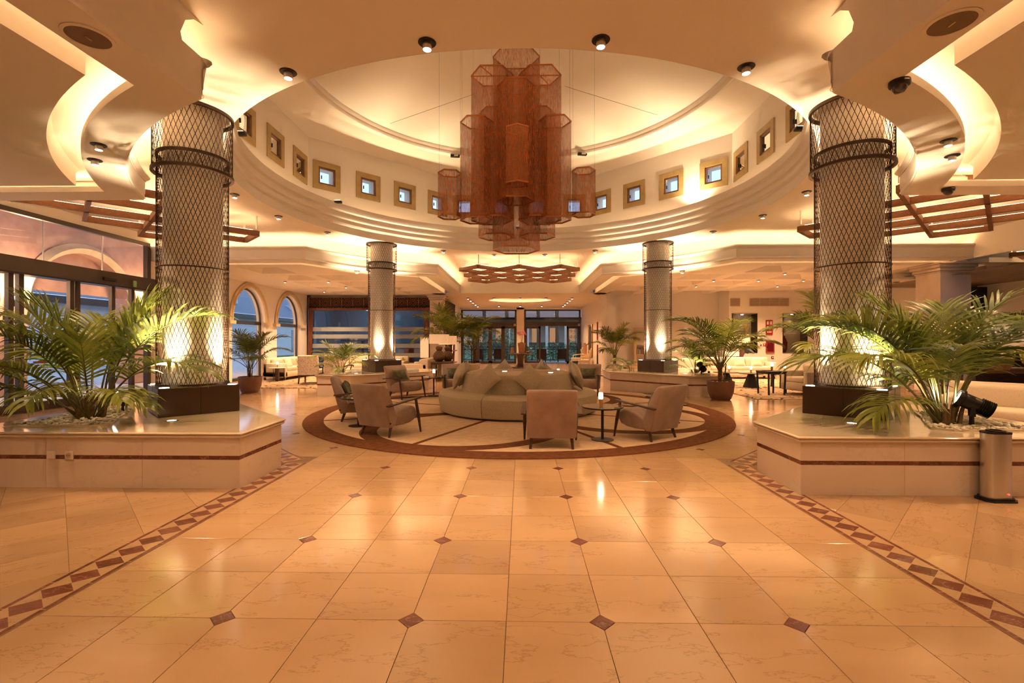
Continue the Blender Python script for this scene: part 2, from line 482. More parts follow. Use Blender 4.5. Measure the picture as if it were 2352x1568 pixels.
def spot(parent, loc, tgt, watts, cone=60, blend=0.6, color=LAMP, size=0.04):
    d = bpy.data.lights.new('lamp_light', 'SPOT')
    d.energy = watts; d.color = color; d.spot_size = R(cone); d.spot_blend = blend; d.shadow_soft_size = size
    o = bpy.data.objects.new('lamp_light', d); COL.objects.link(o)
    o.parent = parent; o.location = loc
    o.rotation_euler = (Vector(tgt) - Vector(loc)).to_track_quat('-Z', 'Y').to_euler()
    return o

def point(parent, loc, watts, color=LAMP, size=0.05):
    d = bpy.data.lights.new('lamp_light', 'POINT')
    d.energy = watts; d.color = color; d.shadow_soft_size = size
    o = bpy.data.objects.new('lamp_light', d); COL.objects.link(o)
    o.parent = parent; o.location = loc
    return o

_a = R(1.155)
def inv(px, py, z):
    """floor-plan point at height z seen at photo pixel (used to take positions off the photograph)"""
    dep = 1091.0 * (1.46 - z) / (py - 784.0)
    lat = (px - 1176.0) / 1091.0 * dep
    return (0.08 + lat * math.cos(_a) - dep * math.sin(_a), lat * math.sin(_a) + dep * math.cos(_a))

# ------------------------------------------------------------------ floor
def clip_poly(poly, a, b, c):
    """keep a*x+b*y<=c"""
    out = []
    for i in range(len(poly)):
        p = poly[i]; q = poly[(i + 1) % len(poly)]
        dp = a * p[0] + b * p[1] - c; dq = a * q[0] + b * q[1] - c
        if dp <= 0: out.append(p)
        if (dp < 0 < dq) or (dq < 0 < dp):
            t = dp / (dp - dq); out.append((p[0] + t * (q[0] - p[0]), p[1] + t * (q[1] - p[1])))
    return out

def slabpiece(mb, poly, z1=0.0, z0=-0.008, cx=0.0, cy=0.0):
    """thin stone piece with a tiny arris"""
    n = len(poly)
    mx = sum(p[0] for p in poly) / n; my = sum(p[1] for p in poly) / n
    ins = []
    for p in poly:
        dx, dy = mx - p[0], my - p[1]; L = math.hypot(dx, dy) or 1
        ins.append((p[0] + dx / L * 0.002, p[1] + dy / L * 0.002))
    vs = [(p[0] - cx, p[1] - cy, z0) for p in poly] + [(p[0] - cx, p[1] - cy, z1 - 0.0012) for p in poly] + [(p[0] - cx, p[1] - cy, z1) for p in ins]
    fs = [(i, (i + 1) % n, n + (i + 1) % n, n + i) for i in range(n)]
    fs += [(n + i, n + (i + 1) % n, 2 * n + (i + 1) % n, 2 * n + i) for i in range(n)]
    fs.append(tuple(range(2 * n, 3 * n)))
    mb.add(vs, fs)

floor = struct(MB().add([(-11.5, -4, -0.007), (16, -4, -0.007), (16, 33, -0.007), (-11.5, 33, -0.007)], [(0, 1, 2, 3)]).obj('floor', GROUT), 'polished cream marble floor')
G = 0.0017       # half joint
DH = 0.066       # half diagonal of the red inlays
Y0 = 2.48
def tile_poly(i, j):
    """tile with lower-left grid node (i,j) in half metres; red inlays sit at odd i (x=.5,1.5..), even j"""
    x0, y0 = i * 0.5, Y0 + j * 0.5
    pts = []
    for (a, b) in ((0, 0), (1, 0), (1, 1), (0, 1)):
        x = x0 + a * 0.5 + (G if a == 0 else -G); y = y0 + b * 0.5 + (G if b == 0 else -G)
        if (i + a) % 2 and (j + b) % 2 == 0 and not (abs(x) > 2.4 and y < 6.3):
            sx = 1 if a == 0 else -1; sy = 1 if b == 0 else -1
            p = (x + sx * DH, y); q = (x, y + sy * DH)
            pts += [q, p] if (a, b) in ((0, 0), (1, 1)) else [p, q]
        else:
            pts.append((x, y))
    return pts
_tmesh = {}
far = MB()
n_tile = 0
for j in range(-5, 58):
    for i in range(-21, 26):
        cx, cy = i * 0.5 + 0.25, Y0 + j * 0.5 + 0.25
        if cy < 6.2 and abs(cx) > 2.5: continue
        if math.hypot(cx, cy - 10.05) < 3.8: continue
        if abs(cx) > 2.9 and abs(cx) < 5.4 and (4.9 < cy < 6.9 or 13.2 < cy < 15.2) and abs(cx) > 3.2 and abs(abs(cx) - 4.2) < 0.9: continue
        if cx < -10.2 or (cy > 22.6 and abs(cx) > 4.2): continue
        key = (i % 2, j % 2, abs(cx) > 2.1 and cx > 0, abs(cx) > 2.1 and cx < 0)
        if abs(cx) < 2.5 and cy < 6.2 and cy > 1.2:
            if key not in _tmesh:
                mb = MB(); slabpiece(mb, tile_poly(i, j), cx=cx, cy=cy); _tmesh[key] = mb.mesh('tile', TILE, 0)
            link('tile', _tmesh[key], floor, (cx, cy, 0)); n_tile += 1
        else:
            slabpiece(far, tile_poly(i, j))
far.obj('tile_field', TILE, floor, 0, kind='stuff')
dm = MB(); slabpiece(dm, [(-DH, 0), (0, -DH), (DH, 0), (0, DH)]); dmesh = dm.mesh('inlay', ROSSO, 0)
dfar = MB()
for j in range(-6, 58, 2):
    for i in range(-21, 26):
        if i % 2 == 0: continue
        x, y = i * 0.5, Y0 + j * 0.5
        if y < 6.2 and abs(x) > 2.4: continue
        if math.hypot(x, y - 10.05) < 4.1 or x < -10 or (y > 22.6 and abs(x) > 4.1): continue
        if y < 8.6 and y > 1.2: link('inlay', dmesh, floor, (x, y, 0))
        else: slabpiece(dfar, [(x - DH, y), (x, y - DH), (x + DH, y), (x, y + DH)])
dfar.obj('inlay_field', ROSSO, floor, 0, kind='stuff')
# diagonal tiles beside the two planters in front
TD = 0.42
sq = TD / 2 - 0.0007
sqm = MB(); slabpiece(sqm, [(-sq, -sq), (sq, -sq), (sq, sq), (-sq, sq)]); sqmesh = sqm.mesh('tile', TILE, 0)
for s in (-1, 1):
    for u in range(-14, 16):
        for w in range(-6, 24):
            a, b = u * TD + 0.1, w * TD + 0.05
            # rotate by 45 degrees around (s*2.77, 4.6)
            x = (a - b) * 0.70711 * s + s * 2.77; y = (a + b) * 0.70711 - 0.4
            if y < 0.6 or y > 4.95 or s * x < 2.5 or s * x > 6.2: continue
            if s * x > 1.35 + y * 1.06 + 0.6: continue
            h = sq * 1.41421
            poly = [(x, y - h), (x + h, y), (x, y + h), (x - h, y)]
            if s * x - h >= 2.775:
                link('tile', sqmesh, floor, (x, y, 0), R(45))
            else:
                pc = clip_poly(poly, -s, 0, -2.775)
                if len(pc) >= 3:
                    mb = MB(); slabpiece(mb, pc, cx=x, cy=y); mb.obj('tile', TILE, floor, 0, (x, y, 0))
            n_tile += 1
# marble borders with a chain of dark diamonds
drh = MB(); slabpiece(drh, [(-0.099, 0), (0, -0.087), (0.099, 0), (0, 0.087)], 0.0006); drmesh = drh.mesh('border_diamond', ROSSO, 0)
lnm = MB(); slabpiece(lnm, [(-0.0135, -0.148), (0.0135, -0.148), (0.0135, 0.148), (-0.0135, 0.148)], 0.0006); lnmesh = lnm.mesh('border_strip', ROSSO, 0)
def border(p0, p1, bed=0.0):
    a = Vector((p0[0], p0[1], 0)); b = Vector((p1[0], p1[1], 0)); L = (b - a).length; d = (b - a) / L
    ang = math.atan2(-d.x, d.y)
    nrm = Vector((d.y, -d.x, 0))
    mb = MB(); slabpiece(mb, [(-0.132, 0), (0.132, 0), (0.132, L), (-0.132, L)], bed)
    link('border_bed', mb.mesh('border_bed', TILE, 0), floor, a, ang)
    k = int(L / 0.176)
    for i in range(k):
        link('border_diamond', drmesh, floor, a + d * ((i + 0.5) * L / k), ang)
    k = int(L / 0.3) + 1
    for i in range(k):
        for s in (-1, 1):
            o = link('border_strip', lnmesh, floor, a + d * ((i + 0.5) * L / k) + nrm * (s * 0.1165), ang)
            o.scale = (1, (L / k) / 0.3, 1)
for s in (-1, 1):
    border((s * 2.642, 1.4), (s * 2.642, 5.66))
    border((s * 2.72, 5.76), (s * 4.85, 7.89), 0.0004)
for (a, b) in (((-9.9, 13.0), (-5.6, 13.0)), ((5.7, 13.0), (9.5, 13.0))):
    border(a, b, 0.0004)

# ------------------------------------------------------------------ ceilings, fascias, coves
def ring_plane(mb, r, c, rect, z, n=96):
    x0, y0, x1, y1 = rect
    ins, out = [], []
    for i in range(n):
        a = 2 * PI * i / n; ca, sa = math.cos(a), math.sin(a)
        ins.append((c[0] + r * ca, c[1] + r * sa, z))
        t = 1e9
        if ca > 1e-9: t = min(t, (x1 - c[0]) / ca)
        if ca < -1e-9: t = min(t, (x0 - c[0]) / ca)
        if sa > 1e-9: t = min(t, (y1 - c[1]) / sa)
        if sa < -1e-9: t = min(t, (y0 - c[1]) / sa)
        out.append((c[0] + t * ca, c[1] + t * sa, z))
    vs = ins + out
    fs = [(i, (i + 1) % n, n + (i + 1) % n, n + i) for i in range(n)]
    for (cx, cy) in ((x0, y0), (x1, y0), (x1, y1), (x0, y1)):
        a = math.atan2(cy - c[1], cx - c[0]) % (2 * PI)
        i = int(a / (2 * PI) * n) % n
        vs.append((cx, cy, z)); fs.append((n + i, n + (i + 1) % n, len(vs) - 1))
    mb.add(vs, fs)

RH = 5.42
mb = MB(); ring_plane(mb, RH, (0, YC), (-10.4, -4, 12.6, 22.1), ZC, 144)
ceiling = struct(mb.obj('ceiling', PAINT2), 'warm white upper ceiling with a round opening')

BV = [BW]
def offs(d, ue, ve, n=28):
    bv = BV[0]
    t1 = math.asin((BW + d) / (RA + d)); t2 = PI / 2 - math.asin((bv + d) / (RA + d))
    return [(ue, BW + d)] + [((RA + d) * math.cos(t1 + (t2 - t1) * i / n), (RA + d) * math.sin(t1 + (t2 - t1) * i / n)) for i in range(n + 1)] + [(bv + d, ve)]
def sweep(prof, sx, sy, ue, ve, trim_end=False):
    rows = []
    for (d, z) in prof:
        p = offs(d, ue, ve)
        if trim_end: p = p[:-1]
        rows.append([(sx * u, YC + sy * v, z) for (u, v) in p])
    return MB().grid(rows)
FASC = [(0.42, 3.78), (0.42, ZS), (0.0, ZS), (0.0, 3.715), (-0.018, 3.722), (-0.022, 3.74), (-0.010, 3.755), (-0.010, 3.79), (-0.016, 3.80), (-0.016, 3.985),
        (-0.03, 3.99), (-0.03, 4.005), (-0.055, 4.02), (-0.075, 4.05), (-0.07, 4.075), (-0.045, 4.09), (0.0, 4.095), (0.02, 4.095), (0.02, 4.0), (0.42, 4.0)]
COVE = [(0.42, 4.0), (0.42, 4.16)] + [(0.42 - 0.25 * (1 - math.cos(t)), 4.16 + 0.25 * math.sin(t)) for t in [PI / 2 * k / 6 for k in range(1, 7)]]
SLOT = [(0.24, 3.965), (0.58, 3.965), (0.66, 3.94), (0.70, 3.88), (0.70, ZS)]
n_trim = 0
quads = [(-1, 1, 10.25, 11.8), (1, 1, 12.2, 11.8), (-1, -1, 10.25, 14.0), (1, -1, 12.2, 14.0)]
qname = {(-1, 1): 'far entrance-side', (1, 1): 'far lounge-side', (-1, -1): 'near entrance-side', (1, -1): 'near bar-side'}
for (sx, sy, ue, ve) in quads:
    front = sy < 0
    BV[0] = BW + 0.09 if front else BW
    n_trim += 1
    if not front:
        o = sweep(FASC, sx, sy, ue, ve).obj('trim_%d' % n_trim, PAINT)
        struct(o, 'moulded white fascia around the %s corner' % qname[(sx, sy)])
        sweep(COVE, sx, sy, ue, ve).obj('cove', PAINT2, o)
    else:
        o = sweep(FASC, sx, sy, ue, ve, True).obj('trim_%d' % n_trim, PAINT)
        struct(o, 'moulded white fascia around the %s corner' % qname[(sx, sy)])
        sweep(COVE, sx, sy, ue, ve, True).obj('cove', PAINT2, o)
        rows = [[(sx * p_[0], YC + sy * p_[1], z) for p_ in offs(d, ue, ve)[-2:]] for (d, z) in ((0.42, 3.78), (0.42, ZS), (0.0, ZS))]
        MB().grid(rows).obj('soffit', PAINT, o)
        u = BW + 0.09
        v1 = math.sqrt(RA * RA - u * u); v2 = math.sqrt((RA + 0.24) ** 2 - u * u)
        pl = [(14, ZS), (v1, ZS), (v1 - 0.02, 3.8), (v1 - 0.08, 4.06), (v1, 4.095), (v2 - 0.02, 4.097), (v2, 4.16), (v2 - 0.06, 4.3), (v2 - 0.17, 4.38), (v2 - 0.3, ZC), (14, ZC)]
        MB().add([(sx * u, YC + sy * p[0], p[1]) for p in pl], [tuple(range(len(pl)))]).obj('side_face', PAINT, o)
    # LED strips laid behind the crown and in the slot
    rows = []
    for (d, z) in ((0.09, 4.012), (0.14, 4.012)):
        p = offs(d, ue, ve)
        if front: p = p[:-1]
        rows.append([(sx * a, YC + sy * b, z) for (a, b) in p])
    MB().grid(rows).obj('led_strip', LEDC, o)
    rows = []
    for (d, z) in ((0.33, 3.785), (0.375, 3.785)):
        rows.append([(sx * a, YC + sy * b, z) for (a, b) in offs(d, ue, ve)])
    MB().grid(rows).obj('led_strip', LEDS, o)
    # lower ceiling of the corner with its slot, coffers and ribs
    U = 10.25 if sx < 0 else 15.5
    V = 12.5 if sy > 0 else 14.0
    ml = sweep(SLOT, sx, sy, ue if sx < 0 else 12.2, V)
    bm = bmesh.new()
    p = offs(0.70, U, V)
    loop = [bm.verts.new((sx * a_, YC + sy * b_, ZS)) for (a_, b_) in p] + [bm.verts.new((sx * U, YC + sy * V, ZS))]
    eds = [bm.edges.new((loop[i], loop[(i + 1) % len(loop)])) for i in range(len(loop))]
    cof = []
    for iu in range(8):
        for iv in range(8):
            u0 = BW + 1.25 + iu * 1.62; v0 = BW + 1.2 + iv * 1.75; u1 = u0 + 1.22; v1 = v0 + 1.32
            if u1 > U - 0.15 or v1 > V - 0.15 or math.hypot(u0, v0) < RA + 1.0: continue
            q = [bm.verts.new((sx * a_, YC + sy * b_, ZS)) for (a_, b_) in ((u0, v0), (u1, v0), (u1, v1), (u0, v1))]
            eds += [bm.edges.new((q[i], q[(i + 1) % 4])) for i in range(4)]
            cof.append((u0, v0, u1, v1))
    bmesh.ops.triangle_fill(bm, edges=eds, use_beauty=True)
    ml.bm(bm); bm.free()
    lo = struct(ml.obj('ceiling_lower_%d' % n_trim, PAINT), 'lower coffered white ceiling over the %s corner' % qname[(sx, sy)])
    for (u0, v0, u1, v1) in cof:
        e = 0.2; zt = ZS + 0.26
        P0 = [(u0, v0), (u1, v0), (u1, v1), (u0, v1)]; P1 = [(u0 + e, v0 + e), (u1 - e, v0 + e), (u1 - e, v1 - e), (u0 + e, v1 - e)]
        m = MB(); m.grid([[(sx * a_, YC + sy * b_, ZS) for (a_, b_) in P0], [(sx * a_, YC + sy * b_, zt) for (a_, b_) in P1]], True)
        m.add([(sx * a_, YC + sy * b_, zt) for (a_, b_) in P1], [(0, 1, 2, 3)])
        m.obj('coffer', PAINT, lo, 0)
# bulkheads closing the bays
def quadwall(name, label, pts, mat=PAINT):
    return struct(MB().add(pts, [tuple(range(len(pts)))]).obj(name, mat), label)
n_trim += 1
quadwall('trim_%d' % n_trim, 'white bulkhead above the passage to the terrace', [(-3.2, 22.0, ZS), (3.2, 22.0, ZS), (3.2, 22.0, ZC), (-3.2, 22.0, ZC)])
n_trim += 1
quadwall('trim_%d' % n_trim, 'white bulkhead towards the bar', [(12.2, 6.8, ZS), (12.2, 13.6, ZS), (12.2, 13.6, ZC), (12.2, 6.8, ZC)])

# ------------------------------------------------------------------ rotunda drum
n_trim += 1
prof = [(RH, ZC - 0.001), (RH, 4.60), (RH - 0.008, 4.61), (RH - 0.035, 4.63), (RH - 0.05, 4.665), (RH - 0.045, 4.70), (RH - 0.045, 4.755), (RH - 0.055, 4.77), (RH - 0.085, 4.79),
        (RH - 0.098, 4.83), (RH - 0.092, 4.86), (RH - 0.092, 4.925), (RH - 0.105, 4.94), (RH - 0.135, 4.965), (RH - 0.145, 5.0), (RH - 0.145, 5.13), (RH - 0.10, 5.14), (RH - 0.10, 5.06), (RH + 0.65, 5.06)]
ringm = struct(MB().lathe(prof, 160, (0, YC, 0)).obj('trim_%d' % n_trim, PAINT, None, 30), 'stepped round moulding under the clerestory drum')
LEDD = glow('led_drum_fill', WARM, 4.5)  # unseen strip added on the ledge to brighten drum and dome
MB().lathe([(RH - 0.07, 5.075), (RH - 0.02, 5.075)], 120, (0, YC, 0)).obj('led_strip', LEDD, ringm)
AP = 5.58; ZT = 6.90
side = AP * math.tan(R(22.5))      # half side
wz, ww, wh = 5.95, 0.23, 0.23       # opening half sizes
n_win = 0
octpts = []
wnames = ['on the drum wall facing the entrance bay', 'on the angled wall by the bar', 'on the drum wall nearest the camera', 'on the angled wall by the camera',
          'drum', 'drum', 'drum', 'drum']
for k in range(8):
    a = k * PI / 4
    n = Vector((math.cos(a), math.sin(a), 0)); t = Vector((-math.sin(a), math.cos(a), 0))
    C0 = Vector((0, YC, 0)) + n * AP
    see = k in (0, 1, 2, 3, 4)
    xs = [-side]; wins = []
    if see:
        for q in range(4):
            c = (q - 1.5) * 1.215; wins.append(c); xs += [c - ww, c + ww]
    xs.append(side)
    zs = [5.0, wz - wh, wz + wh, ZT]
    vs = []; fs = []
    for x in xs:
        for z in zs: vs.append(C0 + t * x + Vector((0, 0, z)))
    for i in range(len(xs) - 1):
        for j in range(3):
            if see and i % 2 == 1 and j == 1: continue
            fs.append((i * 4 + j, (i + 1) * 4 + j, (i + 1) * 4 + j + 1, i * 4 + j + 1))
    wl = struct(MB().add(vs, fs).obj('wall_drum_%d' % (k + 1), PAINT), 'white drum wall %s' % (['of the side bay by the bar', 'angled behind the lounge side', 'straight behind the pendant', 'angled behind the entrance side', 'above the entrance', 'hidden above', 'hidden above', 'hidden above'][k]))
    octpts.append(C0 + t * (-side) + Vector((0, 0, ZT)))
    for c in wins:
        n_win += 1
        mt = Matrix(((t.x, n.x, 0, C0.x + t.x * c), (t.y, n.y, 0, C0.y + t.y * c), (0, 0, 1, wz), (0, 0, 0, 1)))   # local x along wall, y outwards
        fr = MB()
        wo, wi = 0.375, 0.232
        for (x0, x1, z0, z1) in ((-wo, wo, wi, wo), (-wo, wo, -wo, -wi), (-wo, -wi, -wi, wi), (wi, wo, -wi, wi)):
            fr.add([], []); fr.box(((x0 + x1) / 2, -0.012, (z0 + z1) / 2), (x1 - x0, 0.03, z1 - z0), 0, mt)
        ordn = ['first', 'second', 'third', 'fourth'][wins.index(c)]
        w_ = struct(fr.obj('window_%d' % n_win, CASE), 'small square clerestory window, %s on the drum wall %s' % (ordn, ['above the bar bay', 'angled behind the lounge side', 'straight behind the pendant', 'angled behind the entrance side', 'above the entrance'][k]))
        f2 = MB()
        for (x0, x1, z0, z1) in ((-wi, wi, wi - 0.045, wi), (-wi, wi, -wi, -wi + 0.045), (-wi, -wi + 0.045, -wi, wi), (wi - 0.045, wi, -wi, wi)):
            f2.box(((x0 + x1) / 2, 0.02, (z0 + z1) / 2), (x1 - x0, 0.05, z1 - z0), 0, mt)
        f2.obj('window_frame', SASH, w_)
        MB().box((wi - 0.09, 0.005, -0.04), (0.02, 0.03, 0.09), 0, mt).obj('window_handle', BLACKM, w_)
        MB().add([(-0.19, 0.03, -0.19), (0.19, 0.03, -0.19), (0.19, 0.03, 0.19), (-0.19, 0.03, 0.19)], [(0, 1, 2, 3)], mt).obj('pane', GLASS, w_)
        rv = MB()
        for (x0, z0, x1, z1) in ((-ww, -wh, ww, -wh), (ww, -wh, ww, wh), (ww, wh, -ww, wh), (-ww, wh, -ww, -wh)):
            rv.add([(x0, 0.0, z0), (x1, 0.0, z1), (x1, 0.42, z1), (x0, 0.42, z0)], [(0, 1, 2, 3)], mt)
        rv.obj('window_reveal', PAINT, w_)
# sloping ring, moulding and shallow dome
RD = 4.70; ZD = 7.16
nn = 96; rows = [[], []]
for i in range(nn):
    a = 2 * PI * i / nn
    kk = round(a / (PI / 4)) * PI / 4
    rr = AP / math.cos(a - kk)
    rows[0].append((rr * math.cos(a), YC + rr * math.sin(a), ZT)); rows[1].append((RD * math.cos(a), YC + RD * math.sin(a), ZD))
dome = struct(MB().grid(rows, True).obj('ceiling_drum', PAINT2), 'sloping white ring ceiling above the clerestory')
MB().lathe([(RD + 0.02, ZD + 0.0), (RD - 0.02, ZD - 0.03), (RD - 0.07, ZD - 0.02), (RD - 0.10, ZD + 0.02), (RD - 0.10, ZD + 0.06), (RD - 0.14, ZD + 0.10), (RD - 0.15, ZD + 0.16)], 128, (0, YC, 0)).obj('round_moulding', PAINT, dome)
MB().lathe([((RD - 0.15) * math.sin(t) / math.sin(0.5), ZD + 0.16 + 0.75 * (math.cos(t) - math.cos(0.5)) / (1 - math.cos(0.5))) for t in [0.5 * (1 - q / 10) for q in range(11)]], 96, (0, YC, 0)).obj('dome', DOMEP, dome)

mb = MB(); ring_plane(mb, RH + 0.55, (0, YC), (-10.6, -4.2, 24.4, 31.9), 4.55, 96)  # unseen slab added to keep sky light out of the gaps
struct(mb.obj('roof', PAINT), 'unseen slab added above the lobby to block the sky')

# ------------------------------------------------------------------ walls
XL = -10.25; YB = 22.7; YH = 31.6
# --- arched wall on the entrance side
A_C = (17.85, 20.95); A_HW = 1.10; A_SP = 2.20; A_RI = 1.30
def arch_pt(c, hw, rise, t):   # t 0..pi
    return (c - hw * math.cos(t), A_SP + rise * math.sin(t))
mb = MB()
def wl_(y0, z0, y1, z1):
    mb.add([(XL, y0, z0), (XL, y1, z0), (XL, y1, z1), (XL, y0, z1)], [(0, 1, 2, 3)])
edges = [12.95, A_C[0] - A_HW, A_C[0] + A_HW, A_C[1] - A_HW, A_C[1] + A_HW, YB]
for i in (0, 2, 4): wl_(edges[i], 0, edges[i + 1], ZC)
for c in A_C:
    N_ = 20
    lo = [(XL,) + arch_pt(c, A_HW, A_RI, PI * i / N_) for i in range(N_ + 1)]
    hi = [(XL, p[1], ZC) for p in lo]
    mb.grid([lo, hi])
    # reveal
    lo2 = [(XL - 0.35, c - A_HW, 0)] + [(XL - 0.35, p[1], p[2]) for p in lo] + [(XL - 0.35, c + A_HW, 0)]
    l1 = [(XL, c - A_HW, 0)] + lo + [(XL, c + A_HW, 0)]
    mb.grid([l1, lo2])
wl_(-4, 0, 5.2, ZC)
wl_(5.2, 4.16, 12.95, ZC)
wall_left = struct(mb.obj('wall_left', PAINT), 'white wall with two stone arches on the entrance side')
n_win += 1
for q, c in enumerate(A_C):
    tr = MB()
    N_ = 24
    prof = [(0.0, 0.0), (0.0, 0.05), (0.03, 0.075), (0.09, 0.075), (0.12, 0.05), (0.20, 0.05), (0.215, 0.03), (0.215, 0.0)]
    rows = []
    for i in range(N_ + 1):
        t = PI * i / N_
        rows.append([(XL + d, c - (A_HW + o) * math.cos(t), A_SP + (A_RI + o * 0.9) * math.sin(t)) for (o, d) in prof])
    tr.grid(rows)
    w_ = struct(tr.obj('window_%d' % n_win, STONE), ['nearer round-arched window with a stone surround', 'farther round-arched window beside the wooden screen'][q])
    n_win += 1
    for s in (-1, 1):
        MB().box((XL + 0.05, c + s * (A_HW + 0.12), A_SP - 0.05), (0.14, 0.36, 0.12)).obj('impost', STONE, w_)
    fm = MB()
    xg = XL - 0.2
    fm.box((xg, c, A_SP - 0.02), (0.06, 2 * A_HW, 0.14))
    fm.box((xg, c + A_HW - 0.05, A_SP / 2), (0.06, 0.09, A_SP)); fm.box((xg, c - A_HW + 0.04, A_SP / 2), (0.06, 0.07, A_SP)); fm.box((xg, c, 0.05), (0.06, 2 * A_HW, 0.1))
    fm.tube([(xg, c - (A_HW - 0.03) * math.cos(PI * i / 20), A_SP + (A_RI - 0.03) * math.sin(PI * i / 20)) for i in range(21)], 0.04, 4)
    fm.obj('window_frame', DKFRAME, w_)
    gl = [(xg, c - A_HW, 0.05), (xg, c + A_HW, 0.05)] + [(xg, c + A_HW * math.cos(PI * i / 20), A_SP + A_RI * math.sin(PI * i / 20)) for i in range(21)]
    MB().add(gl, [tuple(range(len(gl)))]).obj('pane', GLASS, w_, 0)
# --- glazed entrance with its door header
en = thing('entrance_door', 'dark framed glass entrance doors under a bronze header', 'door', (XL, 9.0, 0))
en['kind'] = 'structure'
def enb(name, c, d, mat=DKFRAME): return MB().box((c[0], c[1] - 9.0, c[2]), d).obj(name, mat, en)
enb('header', (0.05, 9.05, 3.0), (0.5, 7.7, 0.32))
enb('header_shadow_gap', (0.30, 9.9, 2.83), (0.04, 5.6, 0.03), BLACKM)
enb('top_rail', (0, 9.05, 4.12), (0.1, 7.8, 0.10))
enb('corner_post', (0, 12.9, 2.05), (0.12, 0.12, 4.1))
enb('sensor', (0.32, 11.35, 2.97), (0.05, 0.36, 0.07), BLACKM)
enb('exit_sign', (0.31, 12.1, 2.95), (0.03, 0.1, 0.16), plain('sign_green', (0.25, 0.5, 0.2), 0.5))
for y in (5.6, 6.9, 8.2, 9.35, 9.55, 10.65, 10.8, 11.75, 12.35): enb('door_stile', (0.02, y, 1.44), (0.09, 0.10, 2.84))
for y in (6.4, 8.2, 10.05, 11.5): enb('glazing_joint', (0, y, 3.6), (0.03, 0.015, 0.92), STEEL)
enb('bottom_rail', (0.02, 9.05, 0.09), (0.1, 7.7, 0.18))
enb('push_bar', (0.12, 10.25, 1.02), (0.05, 1.0, 0.05), plain('bar_red', (0.3, 0.05, 0.05), 0.4))
yy = [5.2, 6.9, 8.2, 9.45, 10.72, 11.75, 12.9]
for a, b in zip(yy[:-1], yy[1:]):
    MB().add([(0, a - 9, 0.1), (0, b - 9, 0.1), (0, b - 9, 2.86), (0, a - 9, 2.86)], [(0, 1, 2, 3)]).obj('pane', GLASS, en, 0)
for a, b in zip([5.2, 6.4, 8.2, 10.05, 11.5], [6.4, 8.2, 10.05, 11.5, 12.9]):
    MB().add([(0, a - 9, 3.16), (0, b - 9, 3.16), (0, b - 9, 4.1), (0, a - 9, 4.1)], [(0, 1, 2, 3)]).obj('pane', GLASS, en, 0)
# --- mahogany glass screens at the far entrance-side corner
SX0, SX1 = XL + 0.05, -4.35
wall_back = MB()
wall_back.box(((SX0 + SX1) / 2, YB + 0.3, 3.9), (SX1 - SX0, 0.1, 0.6))
wb = struct(wall_back.obj('wall_back_left', PAINT), 'white band of wall above the mahogany glass screens')
scx = [SX0, -7.75, -7.35, -6.75, -6.6, SX1 - 0.05]
def screen(label, x0, x1):
    t = thing('glass_screen', label, 'screen', ((x0 + x1) / 2, YB, 0)); hw = (x1 - x0) / 2
    MB().bar((-hw + 0.07, 0, 0), (-hw + 0.16, 0, 3.02), 0.2, 0.2).obj('post', WOODR, t)
    MB().bar((hw - 0.07, 0, 0), (hw - 0.16, 0, 3.02), 0.2, 0.2).obj('post', WOODR, t)
    MB().box((0, 0, 3.0), (2 * hw, 0.24, 0.10)).obj('head', WOODR, t)
    MB().box((0, 0, 0.06), (2 * hw - 0.2, 0.2, 0.12)).obj('sill', WOODR, t)
    MB().add([(-hw + 0.15, 0, 0.1), (hw - 0.15, 0, 0.1), (hw - 0.22, 0, 2.95), (-hw + 0.22, 0, 2.95)], [(0, 1, 2, 3)]).obj('pane', GLASSD, t, 0)
    for z in (0.35, 0.80, 1.25, 1.70, 2.05 if hw > 1.2 else 2.05):
        MB().box((0, -0.02, z), (2 * hw - 0.4, 0.006, 0.2)).obj('frosted_band', FROST, t)
    MB().box((0, 0.1, 3.32), (2 * hw, 0.04, 0.54)).obj('frieze_backing', plain('frieze_back', (0.02, 0.011, 0.008), 0.7), t)
    lat = MB(); n = max(2, round(2 * hw / 0.52)); p = 2 * hw / n
    for i in range(n):
        cx = -hw + (i + 0.5) * p
        for rr in (0.25, 0.16, 0.07):
            lat.tube([(cx + rr * math.cos(a), 0.06, 3.32 + rr * math.sin(a)) for a in [2 * PI * q / 16 for q in range(17)]], 0.012, 4, False)
        for q in range(12):
            a = 2 * PI * q / 12
            lat.bar((cx + 0.07 * math.cos(a), 0.06, 3.32 + 0.07 * math.sin(a)), (cx + 0.25 * math.cos(a), 0.06, 3.32 + 0.25 * math.sin(a)), 0.012, 0.02, (0, 1, 0))
        lat.box((cx - p / 2, 0.06, 3.32), (0.03, 0.04, 0.54))
    for z in (3.07, 3.58): lat.box((0, 0.06, z), (2 * hw, 0.04, 0.03))
    lat.obj('frieze_lattice', WOODL, t, 0)
    return t
screen('mahogany framed glass screen next to the arched windows, frosted stripes', SX0, -7.0)
screen('mahogany framed glass screen next to the stone pilaster, frosted stripes', -7.0, SX1)
